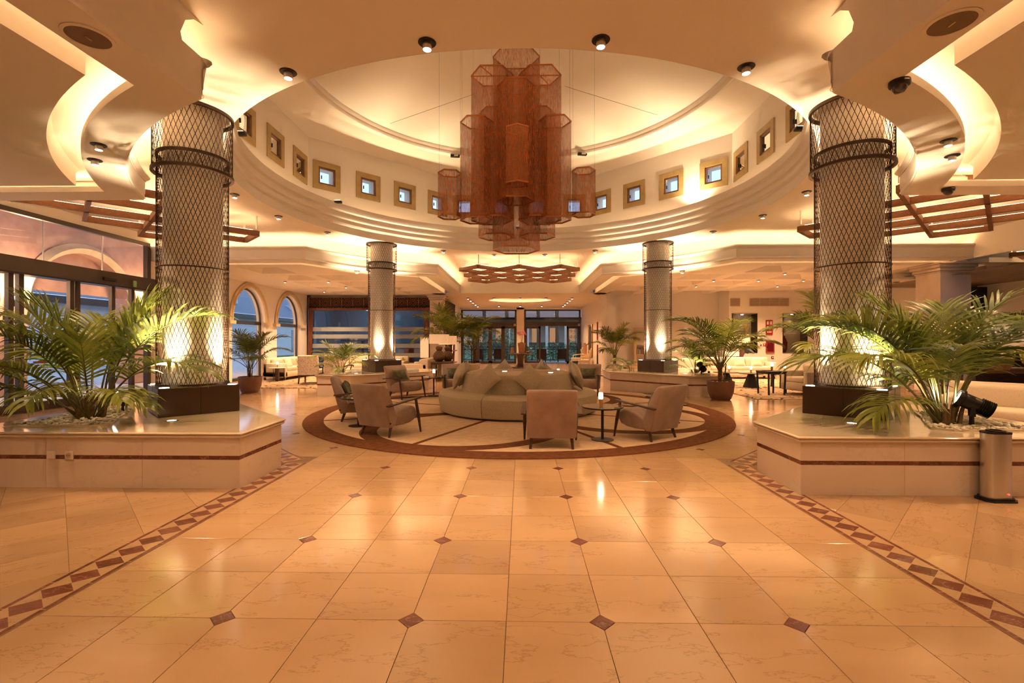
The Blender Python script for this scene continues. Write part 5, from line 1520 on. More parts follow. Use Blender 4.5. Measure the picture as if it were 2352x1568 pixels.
for (px, py) in ((981, 97), (1380, 91), (662, 165), (1714, 153), (539, 446), (640, 496), (752, 533), (1018, 575), (1135, 584), (1251, 584), (1367, 575), (1638, 531), (1752, 494), (1853, 440)):
    down(px, py, ZC, DL[(px, py)], gr, 165 if py < 200 else DOWN_W)
for s in (-1, 1):
    lb = 'rim downlight hidden behind the near %s column' % ('entrance-side' if s < 0 else 'bar-side'); g2 = 'rim downlights hidden behind the near columns'
    down(0, 0, ZC, lb, g2, xy=(s * 5.72, 8.2))
gr = 'downlights on the soffit by the entrance'; lb = 'round downlight on the curved soffit by the entrance-side column'
for (px, py, w_) in ((227, 332, 'upper'), (218, 367, 'lower')): down(px, py, ZS, w_ + ' downlight of the pair on the curved soffit by the entrance', gr, 60, sc_=0.85)
gr = 'downlights on the soffit by the bar'; lb = 'round downlight on the curved soffit by the bar-side column'
for (px, py, w_) in ((2178, 322, 'upper'), (2187, 357, 'lower')): down(px, py, ZS, w_ + ' downlight of the pair on the curved soffit by the bar', gr, 60, sc_=0.85)
gr = 'passage downlights'; lb = 'small downlight on the passage ceiling near the terrace doors'
ORD = ['nearest', 'second', 'third', 'fourth', 'farthest']
for k, y in enumerate((24.3, 25.5, 26.8, 28.3, 29.7)):
    for s in (-1, 1): down(0, 0, ZS, '%s downlight in the row along the %s side of the passage ceiling' % (ORD[k], 'shelving' if s < 0 else 'picture-frame'), gr, 110, cone=110, xy=(s * 2.66, y))
for (x, y) in ((-1.33, 24.3), (0, 24.3), (1.33, 24.3), (-1.33, 29.5), (0, 29.5), (1.33, 29.5)):
    down(0, 0, ZS, 'passage downlight %s the round recess, %s' % ('in front of' if y < 26 else 'behind', {-1: 'on the shelving side', 0: 'in the middle', 1: 'on the picture-frame side'}[round(x / 1.33)]), gr, 110, cone=110, xy=(x, y))
gr = 'lower ceiling downlights'
for (px, py, lab) in ((820, 622, 'downlight on the lower ceiling left of the far mesh column'), (1567, 622, 'downlight on the lower ceiling right of the far mesh column'), (2058, 672, 'downlight on the lower ceiling left of the square pillar'), (2214, 616, 'downlight on the lower ceiling right of the square pillar')):
    down(px, py, ZS, lab, gr, 260, cone=110, xy=(14.2, 18.2) if px == 2058 else None)
# fill lights added behind and beside the camera, outside the picture
gr = 'added fill downlights behind the camera'
for (x, y) in ((-1.6, 2.6), (1.6, 2.6), (-1.6, 0.4), (1.6, 0.4), (0, -1.6), (-2.0, -2.6), (2.0, -2.6)):
    down(0, 0, ZC, 'added fill downlight on the lobby ceiling out of the picture', gr, 80, cone=140, xy=(x, y))
for (x, y) in ((-4.6, 2.6), (4.6, 2.6), (-6.5, 1.0), (6.5, 1.0)):
    down(0, 0, ZS, 'added fill downlight on the low lobby ceiling out of the picture', 'added low fill downlights', 55, cone=140, xy=(x, y))
gr = 'added lounge coffer downlights'  # extra lamps added to brighten the lounge corners
LL = {(-7.09, 17.49): 'added coffer downlight above the patterned armchairs', (-8.71, 17.49): 'added coffer downlight above the white side table by the arches', (-7.09, 19.24): 'added coffer downlight above the sofa before the screens',
      (-8.71, 20.99): 'added coffer downlight in the corner between arches and screens', (7.09, 17.49): 'added coffer downlight above the angled banquette', (7.09, 19.24): 'added coffer downlight above the palm end of the long banquette',
      (8.71, 17.49): 'added coffer downlight above the front of the long banquette', (10.33, 17.49): 'added coffer downlight above the carpet right of the banquette', (10.33, 19.24): 'added coffer downlight before the lit niches',
      (8.71, 15.74): 'added coffer downlight above the low black table', (7.09, 4.66): 'added coffer downlight beside the bar-side planter', (10.33, 4.66): 'added coffer downlight at the edge of the picture by the bar'}
for (x, y) in ((-7.09, 17.49), (-8.71, 17.49), (-7.09, 19.24), (-8.71, 20.99), (7.09, 17.49), (7.09, 19.24), (8.71, 17.49), (10.33, 17.49), (10.33, 19.24), (8.71, 15.74), (7.09, 4.66), (10.33, 4.66)):
    down(0, 0, ZS, LL[(x, y)], gr, 310, cone=130, xy=(x, y), sc_=0.7)
# speakers and dome cameras
for k, (px, py, lab) in enumerate(((203, 84, 'round ceiling speaker grille on the entrance-side soffit'), (2186, 52, 'round ceiling speaker grille on the bar-side soffit'))):
    x, y = inv(px, py, ZS)
    t = thing('ceiling_speaker', lab, 'speaker', (x, y, ZS))
    MB().lathe([(0.135, -0.001), (0.16, -0.001), (0.16, -0.006), (0.135, -0.010)], 40).obj('trim_ring', PAINT2, t)
    MB().lathe([(0.136, -0.008), (0.06, -0.011), (0.0, -0.012)], 40).obj('grille', GREYSP, t)
    MB().box((0, 0, -0.014), (0.012, 0.055, 0.003)).obj('badge', GOLD, t)
for k, (px, py, lab) in enumerate(((2066, 186, 'black dome security camera on the bar-side soffit'), (2178, 432, 'small black dome security camera at the soffit edge'))):
    x, y = inv(px, py, ZS)
    t = thing('dome_camera', lab, 'camera', (x, y, ZS))
    MB().lathe([(0.0, 0), (0.078, 0), (0.08, -0.03), (0.074, -0.045), (0.06, -0.05)], 28).obj('housing', BLACKM, t)
    MB().lathe([(0.058, -0.048), (0.054, -0.075), (0.035, -0.098), (0.0, -0.106)], 24).obj('dome', plain('smoked_dome_%d' % k, (0.05, 0.03, 0.025), 0.08, coat=1.0), t)
    MB().box((0, -0.079, -0.02), (0.04, 0.004, 0.008)).obj('badge', STEEL, t)
# drum floodlights on the ledge and under the dome
for k, (px, py, lab) in enumerate(((1045, 357, 'small black floodlight under the dome left of the pendant'), (1337, 355, 'small black floodlight under the dome right of the pendant'))):
    dep = 14.4; x = (px - 1198) / 1091 * dep + 0.08; z = 1.46 + (784 - py) / 1091 * dep
    t = thing('dome_floodlight', lab, 'floodlight', (x, dep, z), 0, 'floodlights under the dome')
    MB().rbox((0, 0, 0), (0.28, 0.1, 0.08), 0.015, 2, R(10)).obj('housing', BLACKM, t); MB().box((0, 0.06, 0.06), (0.04, 0.06, 0.12)).obj('bracket', BLACKM, t)
    MB().box((0.0, -0.052, 0.0), (0.2, 0.006, 0.05)).obj('lens', WHITEP, t)
t = thing('ledge_floodlight', 'floodlight hidden on the drum ledge washing the corner wall', 'floodlight', (4.72, 13.0, 5.10))
MB().rbox((0, 0, 0.03), (0.2, 0.12, 0.06), 0.015, 2).obj('housing', BLACKM, t); MB().box((0, 0, 0.062), (0.16, 0.09, 0.004)).obj('lens', BULBM, t)
spot(t, (0, 0, 0.08), (0.12, 0.12, 1.0), 110, 140, 0.9, SOFTW, 0.05)
for (x, y) in ((-4.75, 12.4), (-4.9, 8.3), (4.9, 8.3), (-2.2, 5.35), (2.2, 5.35), (0, 15.3)):  # unseen floodlights added to lift the dome
    t = thing('ledge_floodlight', 'added floodlight on the drum ledge, out of sight, brightening the dome', 'floodlight', (x, y, 5.10), group='added hidden ledge floodlights')
    MB().rbox((0, 0, 0.03), (0.2, 0.12, 0.06), 0.015, 2).obj('housing', BLACKM, t); MB().box((0, 0, 0.062), (0.16, 0.09, 0.004)).obj('lens', BULBM, t)
    spot(t, (0, 0, 0.08), (-x * 0.32, -(y - YC) * 0.32, 1.0), 38, 80, 0.9, LAMP, 0.05)

# ------------------------------------------------------------------ round rug with inlaid bands
RC = (0.0, 10.05)
rug = thing('round_rug', 'large round beige rug with brown rings under the seating circle', 'rug', (RC[0], RC[1], 0.001))
def band_disc(r, z0, z1, n=120): return MB().lathe([(0, z0), (r, z0), (r, z1 - 0.002), (r - 0.004, z1), (0, z1)], n)
band_disc(4.17, 0.0, 0.012).obj('pile', RUGB, rug, 30)
MB().lathe([(3.82, 0.010), (3.82, 0.0135), (4.172, 0.0135), (4.176, 0.0)], 140).obj('outer_band', RUGD, rug, 30)
RP, CP = 1.70, 2.24
for k in range(4):
    a = R(-23 + 90 * k)
    m = MB().lathe([(RP - 0.27, 0.010), (RP - 0.27, 0.0131 + k * 0.0001), (RP, 0.0131 + k * 0.0001), (RP, 0.010)], 90, (CP * math.cos(a), CP * math.sin(a), 0))
    m.obj('ring_band', RUGD, rug, 30)
for k in range(8):
    a = R(-23 + 45 * k)
    MB().bar((1.5 * math.cos(a), 1.5 * math.sin(a), 0.0115), (3.84 * math.cos(a), 3.84 * math.sin(a), 0.0115), 0.085, 0.0027).obj('spoke_band', RUGD, rug, 0)

# ------------------------------------------------------------------ round sofa
sf = thing('round_sofa', 'circular greige sofa around a wooden centre table', 'sofa', (0.0, 10.12, 0.013))
def sector(prof, a0, a1, n=16):
    m = MB(); m.lathe(prof, n, (0, 0, 0), a0, a1)
    for a in (a0, a1):
        pts = [(r * math.cos(a), r * math.sin(a), z) for (r, z) in prof]
        m.add(pts, [tuple(range(len(pts)))])
    return m
SEATP = [(0.9, 0.03), (1.60, 0.03), (1.63, 0.05), (1.665, 0.22), (1.67, 0.32), (1.655, 0.38), (1.61, 0.42), (1.54, 0.435), (1.3, 0.44), (0.9, 0.44)]
for k in range(6):
    a0 = R(247 + 60 * k) + 0.004; a1 = R(247 + 60 * (k + 1)) - 0.004
    sector(SEATP, a0, a1, 18).obj('seat_segment', GREIGE, sf, 30)
BACKP = [(0.86, 0.40), (1.20, 0.40), (1.17, 0.55), (1.12, 0.74), (1.09, 0.79), (1.04, 0.81), (0.97, 0.80), (0.94, 0.77), (0.92, 0.70)]
for k in range(6):
    a0 = R(217 + 60 * k) + 0.003; a1 = R(217 + 60 * (k + 1)) - 0.003
    sector(BACKP, a0, a1, 18).obj('backrest_segment', GREIGE, sf, 30)
MB().lathe([(0, 0.74), (0.95, 0.74), (0.95, 0.765), (0, 0.765)], 64).obj('centre_table', WOODT, sf, 30)
MB().lathe([(1.5, 0.0), (1.5, 0.03), (0.2, 0.03)], 48).obj('plinth', BLACKM, sf)
for k in range(8):
    a = R(247 + 45 * k) + 0.02
    MB().cyl(0.05, 0.765, 0.772, 16, (0.78 * math.cos(a), 0.78 * math.sin(a))).obj('inset_light', BULBM, sf)

def cushion_mesh(name, w, h, d, mat, n=10):
    m = MB(); rows_f, rows_b = [], []
    for i in range(n + 1):
        u = -1 + 2 * i / n; rf, rb = [], []
        for j in range(n + 1):
            v = -1 + 2 * j / n
            x = w / 2 * u * (1 - 0.10 * (1 - v * v)); z = h / 2 * v * (1 - 0.10 * (1 - u * u))
            t = d / 2 * max(0.0, (1 - u ** 4)) ** 0.6 * max(0.0, (1 - v ** 4)) ** 0.6 + 0.004
            rf.append((x, -t, z)); rb.append((x, t, z))
        rows_f.append(rf); rows_b.append(rb)
    m.grid(rows_f); m.grid([r[::-1] for r in rows_b])
    for (e1, e2) in ((rows_f[0], rows_b[0]), (rows_f[-1], rows_b[-1]), ([r[0] for r in rows_f], [r[0] for r in rows_b]), ([r[-1] for r in rows_f], [r[-1] for r in rows_b])): m.grid([e1, e2])
    return m.mesh(name, mat, 60)
CU = cushion_mesh('cushion', 0.45, 0.45, 0.16, GREIGE)
CUG = cushion_mesh('cushion', 0.44, 0.27, 0.13, GREENF)
CUC = cushion_mesh('cushion', 0.45, 0.42, 0.16, CREAMF)
def cushion(label, ang, me=CU, lean=20, diamond=True, r=1.26, z=0.755, group='cushions on the round sofa'):
    a = R(ang)
    o = bpy.data.objects.new('scatter_cushion', me); COL.objects.link(o)
    tag(o, label, 'cushion', group)
    # local -y faces outward
    rot = Matrix.Rotation(a + PI / 2, 4, 'Z') @ Matrix.Rotation(R(-lean), 4, 'X') @ Matrix.Rotation(R(45) if diamond else 0, 4, 'Y')
    o.matrix_world = Matrix.Translation((r * math.cos(a), 10.12 + r * math.sin(a), z)) @ rot
    return o
cushion('diamond-set greige cushion at the front of the round sofa, towards the entrance', 243)
cushion('diamond-set greige cushion at the front of the round sofa behind the middle armchair', 281)
cushion('greige cushion seen edge-on at the entrance end of the round sofa', 192)
cushion('greige cushion seen edge-on at the lounge end of the round sofa', -10)
cushion('greige cushion tucked behind the edge-on one at the lounge end', 12)
cushion('greige cushion tip behind the edge-on one at the entrance end', 163)
cushion('greige cushion tip on the back of the round sofa under the orchid', 106)
cushion('greige cushion tip on the back of the round sofa beside the far armchair', 62)

# ------------------------------------------------------------------ velvet armchairs
def make_chair(label, x, y, f, pillow=None):
    rz = math.atan2(-f[0], f[1])
    t = thing('velvet_armchair', label, 'armchair', (x, y, 0.0145), rz, 'velvet armchairs around the round sofa')
    back = [(-0.16, 0.15), (-0.25, 0.15), (-0.31, 0.34), (-0.40, 0.68), (-0.435, 0.775), (-0.43, 0.80), (-0.40, 0.815), (-0.355, 0.80), (-0.30, 0.73), (-0.22, 0.58), (-0.15, 0.42), (-0.10, 0.28)]
    seat = [(-0.24, 0.16), (0.05, 0.155), (0.20, 0.165), (0.31, 0.20), (0.365, 0.27), (0.365, 0.345), (0.325, 0.405), (0.25, 0.435), (0.14, 0.43), (0.02, 0.40), (-0.10, 0.345), (-0.2, 0.28)]
    MB().profile(back, -0.335, 0.335, 0.03, 3).obj('backrest', VELVET, t, 50)
    MB().profile(seat, -0.325, 0.325, 0.045, 3).obj('seat', VELVET, t, 50)
    for s in (-1, 1):
        ar = MB()
        pts = [((s * 0.375), -0.36, 0.488), (s * 0.378, 0.0, 0.525), (s * 0.372, 0.36, 0.555)]
        for (a, b) in zip(pts[:-1], pts[1:]): ar.bar(a, b, 0.062, 0.022)
        ar.obj('armrest', WOODD, t)
        MB().tube([(s * 0.372, 0.27, 0.545), (s * 0.375, 0.33, 0.28), (s * 0.378, 0.385, 0.0)], [0.021, 0.026, 0.014], 8).obj('front_leg', WOODD, t)
        MB().tube([(s * 0.27, -0.18, 0.16), (s * 0.285, -0.235, 0.0)], [0.026, 0.017], 8).obj('rear_leg', WOODD, t)
    MB().box((0.337, -0.26, 0.22), (0.004, 0.03, 0.02)).obj('fabric_tag', BLACKM, t)
    return t
chairs = [('velvet armchair nearest the entrance-side planter, turned from the camera', -2.05, 7.42, (0.46, 0.887), 0),
          ('velvet armchair at the entrance edge of the rug, side-on', -3.02, 8.82, (0.95, 0.30), 1),
          ('velvet armchair facing out by the far planter with a small side table', -2.95, 12.2, (0.80, -0.60), 1),
          ('velvet armchair behind the entrance end of the round sofa', -1.72, 13.05, (0.35, -0.94), 1),
          ('velvet armchair with its back squarely to the camera', 0.49, 6.62, (0.03, 1.0), 0),
          ('velvet armchair angled beside the front side table, turned from the camera', 2.03, 7.22, (-0.61, 0.79), 1),
          ('velvet armchair behind the lounge end of the round sofa', 1.85, 13.0, (-0.33, -0.94), 1),
          ('velvet armchair straight behind the round sofa, only its top showing', 0.45, 13.55, (-0.05, -1.0), 0)]
for (lab, x, y, f, pil) in chairs:
    make_chair(lab, x, y, f)
    if pil:
        f2 = Vector((f[0], f[1], 0)).normalized(); rz = math.atan2(-f[0], f[1])
        o = bpy.data.objects.new('sage_cushion', CUG); COL.objects.link(o)
        tag(o, 'sage green oblong cushion on the ' + lab.replace('velvet ', '')[:70].split(',')[0].split(' with')[0], 'cushion', 'sage cushions on the armchairs')
        p = Vector((x, y, 0.60)) - f2 * 0.155
        o.matrix_world = Matrix.Translation(p) @ Matrix.Rotation(rz + PI, 4, 'Z') @ Matrix.Rotation(R(-24), 4, 'X')

# ------------------------------------------------------------------ side tables and cordless lamps
def side_table(label, x, y, h=0.49, r=0.31, top=BLACKM):
    t = thing('side_table', label, 'table', (x, y, 0.0145), 0, 'round side tables on the rug')
    MB().lathe([(0, h - 0.022), (r - 0.03, h - 0.022), (r - 0.005, h - 0.008), (r, h + 0.002), (r - 0.004, h + 0.004), (0, h)], 48).obj('top', top, t)
    MB().lathe([(0, h), (r - 0.01, h), (r - 0.01, h + 0.004), (0, h + 0.004)], 48).obj('glass_inlay', plain('table_glass_%d' % len(MATS), (0.20, 0.13, 0.085), 0.05), t)
    MB().cyl(0.02, 0.012, h - 0.02, 14).obj('stem', BLACKM, t); MB().lathe([(0, 0), (0.165, 0), (0.165, 0.008), (0.03, 0.016), (0, 0.016)], 36).obj('foot', BLACKM, t)
    return t
def cordless(label, x, y, z, sc_=1.0, watts=1.4):
    t = thing('cordless_lamp', label, 'lamp', (x, y, z), 0, 'cordless table lamps'); t.scale = (sc_,) * 3
    MB().lathe([(0, 0), (0.027, 0), (0.027, 0.11), (0, 0.11)], 20).obj('brass_base', GOLD, t)
    MB().lathe([(0, 0.11), (0.031, 0.11), (0.032, 0.12), (0.032, 0.195), (0.026, 0.205), (0, 0.207)], 20).obj('glass_shade', TLAMP, t)
    point(t, (0, 0, 0.25), watts, SOFTW, 0.03)
    return t
side_table('round side table with a glowing lamp between two front armchairs', 1.27, 7.02)
cordless('glowing brass cordless lamp on the front side table', 1.24, 6.98, 0.508)
side_table('round side table with a lamp beside the armchair facing out', -2.28, 12.72)
cordless('glowing brass cordless lamp on the side table by the far planter', -2.27, 12.7, 0.508)
side_table('round side table hidden between the two entrance-side armchairs', -2.72, 8.1)
cordless('cordless lamp whose shade peeks over the nearest entrance-side armchair', -2.66, 8.1, 0.508)
side_table('round side table behind the round sofa towards the lounge', 1.05, 13.0)
cordless('cordless lamp showing above the back of the round sofa', 1.08, 12.98, 0.508)

# ------------------------------------------------------------------ lounge furniture, entrance side
tag(MB().rbox((0, 0, 0.006), (4.6, 7.0, 0.010), 0.003, 1).obj('lounge_carpet', CARPET, None, 0, (-7.55, 18.2, 0.001)), 'brown and beige patterned carpet before the arched windows', 'carpet')
tag(MB().rbox((0, 0, 0.006), (9.2, 8.6, 0.010), 0.003, 1).obj('lounge_carpet', CARPET, None, 0, (10.6, 16.4, 0.001)), 'brown and beige patterned carpet of the lounge with cone tables', 'carpet')
tag(MB().rbox((0, 0, 0.006), (5.4, 5.6, 0.010), 0.003, 1).obj('lounge_carpet', CARPET, None, 0, (9.2, 7.2, 0.001)), 'brown and beige patterned carpet beyond the bar-side planter', 'carpet')
CZ = 0.013
def sofa(label, loc, rz, L, seats=2, arms=(1, 1), h=0.82, dep=0.9, base=WOODD, cat='sofa', name='cream_sofa', mat=CREAMF, group=None):
    """faces local -Y, centred"""
    t = thing(name, label, cat, (loc[0], loc[1], CZ), rz, group)
    MB().rbox((0, 0, 0.22), (L, dep, 0.22), 0.03, 2).obj('base', mat, t)
    MB().rbox((0, dep / 2 - 0.11, h / 2 + 0.06), (L, 0.22, h - 0.12), 0.05, 3).obj('backrest', mat, t)
    al = 0.17
    inner = L - al * (arms[0] + arms[1]); x0 = -L / 2 + al * arms[0]
    for k in range(seats):
        c = x0 + inner * (k + 0.5) / seats
        MB().rbox((c, -0.1, 0.40), (inner / seats - 0.012, dep - 0.22, 0.16), 0.045, 3).obj('seat_cushion', mat, t)
        if h > 0.7: MB().rbox((c, dep / 2 - 0.28, 0.62), (inner / seats - 0.03, 0.18, 0.36), 0.07, 3).obj('back_cushion', mat, t)
    for s, u in ((-1, arms[0]), (1, arms[1])):
        if u: MB().rbox((s * (L / 2 - al / 2), -0.02, 0.37), (al, dep - 0.04, 0.54), 0.04, 3).obj('arm', mat, t)
    for a in (-1, 1):
        for b in (-1, 1): MB().box((a * (L / 2 - 0.08), b * (dep / 2 - 0.08), 0.055), (0.06, 0.06, 0.11)).obj('leg', base, t)
    return t
sofa('long cream sofa along the arched windows', (-9.15, 18.75), R(90), 2.5, 3)
sofa('cream sofa in front of the mahogany screens', (-7.1, 20.6), 0, 2.6, 3)
sofa('cream sofa beside the wooden lamp console', (-3.75, 18.0), R(-90), 1.9, 2)
sofa('small cream armchair before the screen next to the pilaster', (-5.2, 19.9), 0, 0.9, 1, cat='armchair', name='cream_armchair')
for k, (x, y, z, a) in enumerate(((-8.95, 18.2, 0.62, 90), (-8.95, 19.2, 0.62, 90))):
    o = link('scatter_cushion', CUC); tag(o, ['cream cushion on the near end of the window sofa', 'cream cushion on the middle of the window sofa'][k], 'cushion', 'cream cushions on the window sofa')
    o.matrix_world = Matrix.Translation((x, y, z)) @ Matrix.Rotation(R(a), 4, 'Z') @ Matrix.Rotation(R(-20), 4, 'X')
def pat_chair(label, x, y, rz):
    t = thing('patterned_armchair', label, 'armchair', (x, y, CZ), rz, 'patterned armchairs')
    MB().profile([(-0.33, 0.30), (-0.42, 0.30), (-0.46, 0.95), (-0.40, 0.98), (-0.34, 0.94), (-0.27, 0.5), (-0.26, 0.3)], -0.34, 0.34, 0.03, 2).obj('backrest', PATF, t, 50)
    MB().rbox((0, 0.02, 0.40), (0.64, 0.66, 0.17), 0.05, 3).obj('seat', CREAMF, t)
    MB().box((0, -0.02, 0.29), (0.68, 0.76, 0.06)).obj('seat_rail', WOODD, t)
    for s in (-1, 1):
        MB().tube([(s * 0.36, -0.36, 0.60), (s * 0.37, -0.1, 0.63), (s * 0.37, 0.2, 0.62), (s * 0.37, 0.28, 0.60), (s * 0.36, 0.29, 0.55)], [0.02, 0.026, 0.026, 0.024, 0.014], 8).obj('arm', WOODD, t)
        MB().tube([(s * 0.365, 0.16, 0.61), (s * 0.34, 0.13, 0.48), (s * 0.33, 0.2, 0.30)], 0.02, 8).obj('arm_post', WOODD, t)
        for b, o_ in ((0.3, 0.03), (-0.36, -0.04)): MB().tube([(s * 0.3, b, 0.28), (s * 0.31, b + o_, 0)], [0.032, 0.022], 6).obj('leg', WOODD, t)
    return t
pat_chair('patterned armchair seen from behind, nearer the white side table', -7.28, 16.5, R(8))
pat_chair('patterned armchair seen from behind, half hidden by the small palm', -6.25, 16.4, R(-6))
t = thing('white_side_table', 'round white-topped side table beside the window sofa', 'table', (-8.85, 17.2, CZ))
MB().lathe([(0, 0.475), (0.29, 0.475), (0.295, 0.485), (0.29, 0.495), (0, 0.495)], 36).obj('top', MARBT, t)
MB().box((0, 0, 0.24), (0.10, 0.10, 0.47)).obj('post', WOODD, t)
for a in (0.3, 2.4, 4.5): MB().tube([(0.05 * math.cos(a), 0.05 * math.sin(a), 0.02), (0.2 * math.cos(a), 0.2 * math.sin(a), 0.02), (0.22 * math.cos(a), 0.22 * math.sin(a), 0.47)], 0.008, 6).obj('rod_leg', BLACKM, t)
cordless('cordless lamp on the white side table by the window sofa', -8.85, 17.2, CZ + 0.496)
def box_table(label, x, y, w, d, h, rz=0, z=CZ, name='console_table'):
    t = thing(name, label, 'table', (x, y, z), rz)
    MB().rbox((0, 0, h - 0.02), (w, d, 0.04), 0.008, 1).obj('top', WOODD, t)
    for a in (-1, 1):
        for b in (-1, 1): MB().bar((a * (w / 2 - 0.04), b * (d / 2 - 0.04), h - 0.03), (a * (w / 2 - 0.025), b * (d / 2 - 0.025), 0), 0.045, 0.045).obj('leg', WOODD, t)
        MB().box((a * (w / 2 - 0.04), 0, h - 0.07), (0.03, d - 0.08, 0.06)).obj('apron', WOODD, t)
        MB().box((0, a * (d / 2 - 0.04), h - 0.07), (w - 0.08, 0.03, 0.06)).obj('apron', WOODD, t)
    return t
box_table('dark wooden console carrying the twin gourd lamps', -2.86, 17.6, 0.7, 1.1, 0.72, z=0)
def gourd(label, x, y, z, shade=True, sc_=1.0):
    t = thing('gourd_lamp', label, 'lamp', (x, y, z), 0, 'gourd lamps'); t.scale = (sc_,) * 3
    MB().lathe([(0, 0), (0.1, 0), (0.19, 0.08), (0.23, 0.19), (0.2, 0.3), (0.12, 0.38), (0.09, 0.40), (0.12, 0.46), (0.13, 0.51), (0.1, 0.57), (0.03, 0.61), (0, 0.61)], 26).obj('woven_base', weavemat('gourd_weave_%d' % len(MATS), (0.16, 0.085, 0.045), (0.075, 0.038, 0.02), 36), t)
    if shade:
        MB().lathe([(0.36, 0.66), (0.36, 1.0)], 36).obj('drum_shade', SHADE, t); MB().cyl(0.008, 0.6, 0.95, 6).obj('rod', GOLD, t)
        point(t, (0, 0, 0.84), 3, LAMP, 0.05)
    return t
gourd('woven gourd lamp with a wide cream drum shade on the console', -2.95, 17.4, 0.72)
gourd('second woven gourd lamp base behind the drum-shaded one', -2.72, 17.95, 0.72, True, 0.95)
def lantern_lamp(label, x, y, z0, w=0.30, h=0.85, foot=0.6, watts=5):
    t = thing('lantern_lamp', label, 'lamp', (x, y, z0), 0, 'tall lantern lamps')
    m = MB(); q = w / 2
    m.grid([[(-q, -q, foot), (q, -q, foot), (q, q, foot), (-q, q, foot)], [(-q, -q, foot + h), (q, -q, foot + h), (q, q, foot + h), (-q, q, foot + h)]], True)
    m.obj('paper_shade', SHADEL, t, 0)
    for k in range(3):
        a = k * 2.094 + 0.5; MB().bar((0.02 * math.cos(a), 0.02 * math.sin(a), foot - 0.15), (0.22 * math.cos(a), 0.22 * math.sin(a), 0), 0.02, 0.02).obj('leg', WOODD, t)
        MB().bar((0.02 * math.cos(a), 0.02 * math.sin(a), foot - 0.15), (q * math.cos(a), q * math.sin(a), foot + 0.02), 0.015, 0.015).obj('bracket', WOODD, t)
    MB().lathe([(0, foot + 0.25), (0.05, foot + 0.3), (0.05, foot + 0.36), (0, foot + 0.42)], 12).obj('bulb', BULBM, t)
    point(t, (0, 0, foot + 0.35), watts, LAMP, 0.06)
    return t
lantern_lamp('lit paper lantern lamp beside the stone pilaster', -4.35, 21.6, 0, 0.32, 0.95, 0.72)
t = thing('white_side_cabinet', 'small white cabinet under the gourd lamp console', 'cabinet', (-2.9, 18.4, 0))
MB().rbox((0, 0, 0.32), (0.5, 0.4, 0.64), 0.02, 2).obj('body', POTW, t); MB().box((0, -0.205, 0.34), (0.42, 0.01, 0.5)).obj('door', CREAMF, t); MB().box((0, -0.215, 0.5), (0.08, 0.015, 0.012)).obj('handle', BLACKM, t)

# ------------------------------------------------------------------ lounge furniture, far right
sofa('long low cream banquette before the lounge wall', (8.6, 19.0), 0, 2.7, 3)
sofa('angled cream banquette behind the far planter', (5.8, 17.3), R(38), 2.2, 2, (1, 0))
sofa('boxy cream armchair behind the black side table', (7.95, 13.2), R(-80), 1.0, 1, cat='armchair', name='cream_armchair')
sofa('cream armchair beyond the near bar-side column', (9.3, 14.5), R(-120), 1.0, 1, cat='armchair', name='cream_armchair')
sofa('big cream sofa right behind the bar-side planter', (7.35, 6.9), R(-50), 1.9, 2)
sofa('cream sofa farther behind the bar-side palm', (11.6, 7.4), R(-60), 2.0, 2)
for k, (x, a) in enumerate(((7.9, 0), (8.6, 0), (9.25, 0))):
    o = link('scatter_cushion', CUC); tag(o, ['cream cushion at the palm end of the long banquette', 'cream cushion in the middle of the long banquette', 'cream cushion at the wall end of the long banquette'][k], 'cushion', 'cream cushions on the long banquette')
    o.matrix_world = Matrix.Translation((x, 18.75, 0.66)) @ Matrix.Rotation(R(-18), 4, 'X')
def cone_table(label, x, y, r, h):
    t = thing('cone_table', label, 'table', (x, y, CZ), 0, 'cone-foot coffee tables')
    MB().lathe([(0, h - 0.025), (r, h - 0.025), (r, h), (0, h)], 40).obj('top', WOODD, t)
    MB().lathe([(0.0, 0), (0.24, 0), (0.235, 0.02), (0.10, h - 0.05), (0.10, h - 0.025)], 32).obj('cone_foot', BLACKM, t)
    return t
x, y = inv(1725, 890, 0); cone_table('dark cone-foot coffee table with a lamp on the carpet', x, y, 0.36, 0.45); cordless('cordless lamp on the cone-foot coffee table', x, y, CZ + 0.45)
cone_table('second cone-foot coffee table behind the potted palm', 7.0, 16.2, 0.42, 0.42); cordless('cordless lamp on the coffee table behind the potted palm', 7.05, 16.1, CZ + 0.42)
x, y = inv(1771, 906, 0)
t = thing('black_side_table', 'tall square black side table with four legs and a lamp', 'table', (x, y, CZ), R(8))
MB().rbox((0, 0, 0.625), (0.55, 0.55, 0.03), 0.006, 1).obj('top', BLACKM, t)
for a in (-1, 1):
    for b in (-1, 1): MB().bar((a * 0.245, b * 0.245, 0.62), (a * 0.225, b * 0.225, 0), 0.035, 0.035).obj('leg', BLACKM, t)
    MB().box((a * 0.25, 0, 0.59), (0.025, 0.5, 0.05)).obj('apron', BLACKM, t); MB().box((0, a * 0.25, 0.59), (0.5, 0.025, 0.05)).obj('apron', BLACKM, t)
cordless('cordless lamp on the tall black side table', x + 0.02, y, CZ + 0.641, 1.15)
tag(MB().rbox((0, 0, 0), (0.2, 0.15, 0.02), 0.004, 1).obj('menu_book', plain('menu_red', (0.12, 0.03, 0.025), 0.6), None, 0, (x - 0.14, y - 0.05, CZ + 0.652)), 'dark red menu lying on the tall black side table', 'book')
box_table('low black table behind the boxy cream armchair', 8.6, 15.2, 1.0, 0.6, 0.5, 0, CZ, 'low_table'); cordless('cordless lamp on the low black table', 8.35, 15.1, CZ + 0.5)
box_table('dark console under the lamps at the lounge wall', 8.7, 20.6, 2.2, 0.45, 0.75, z=0)
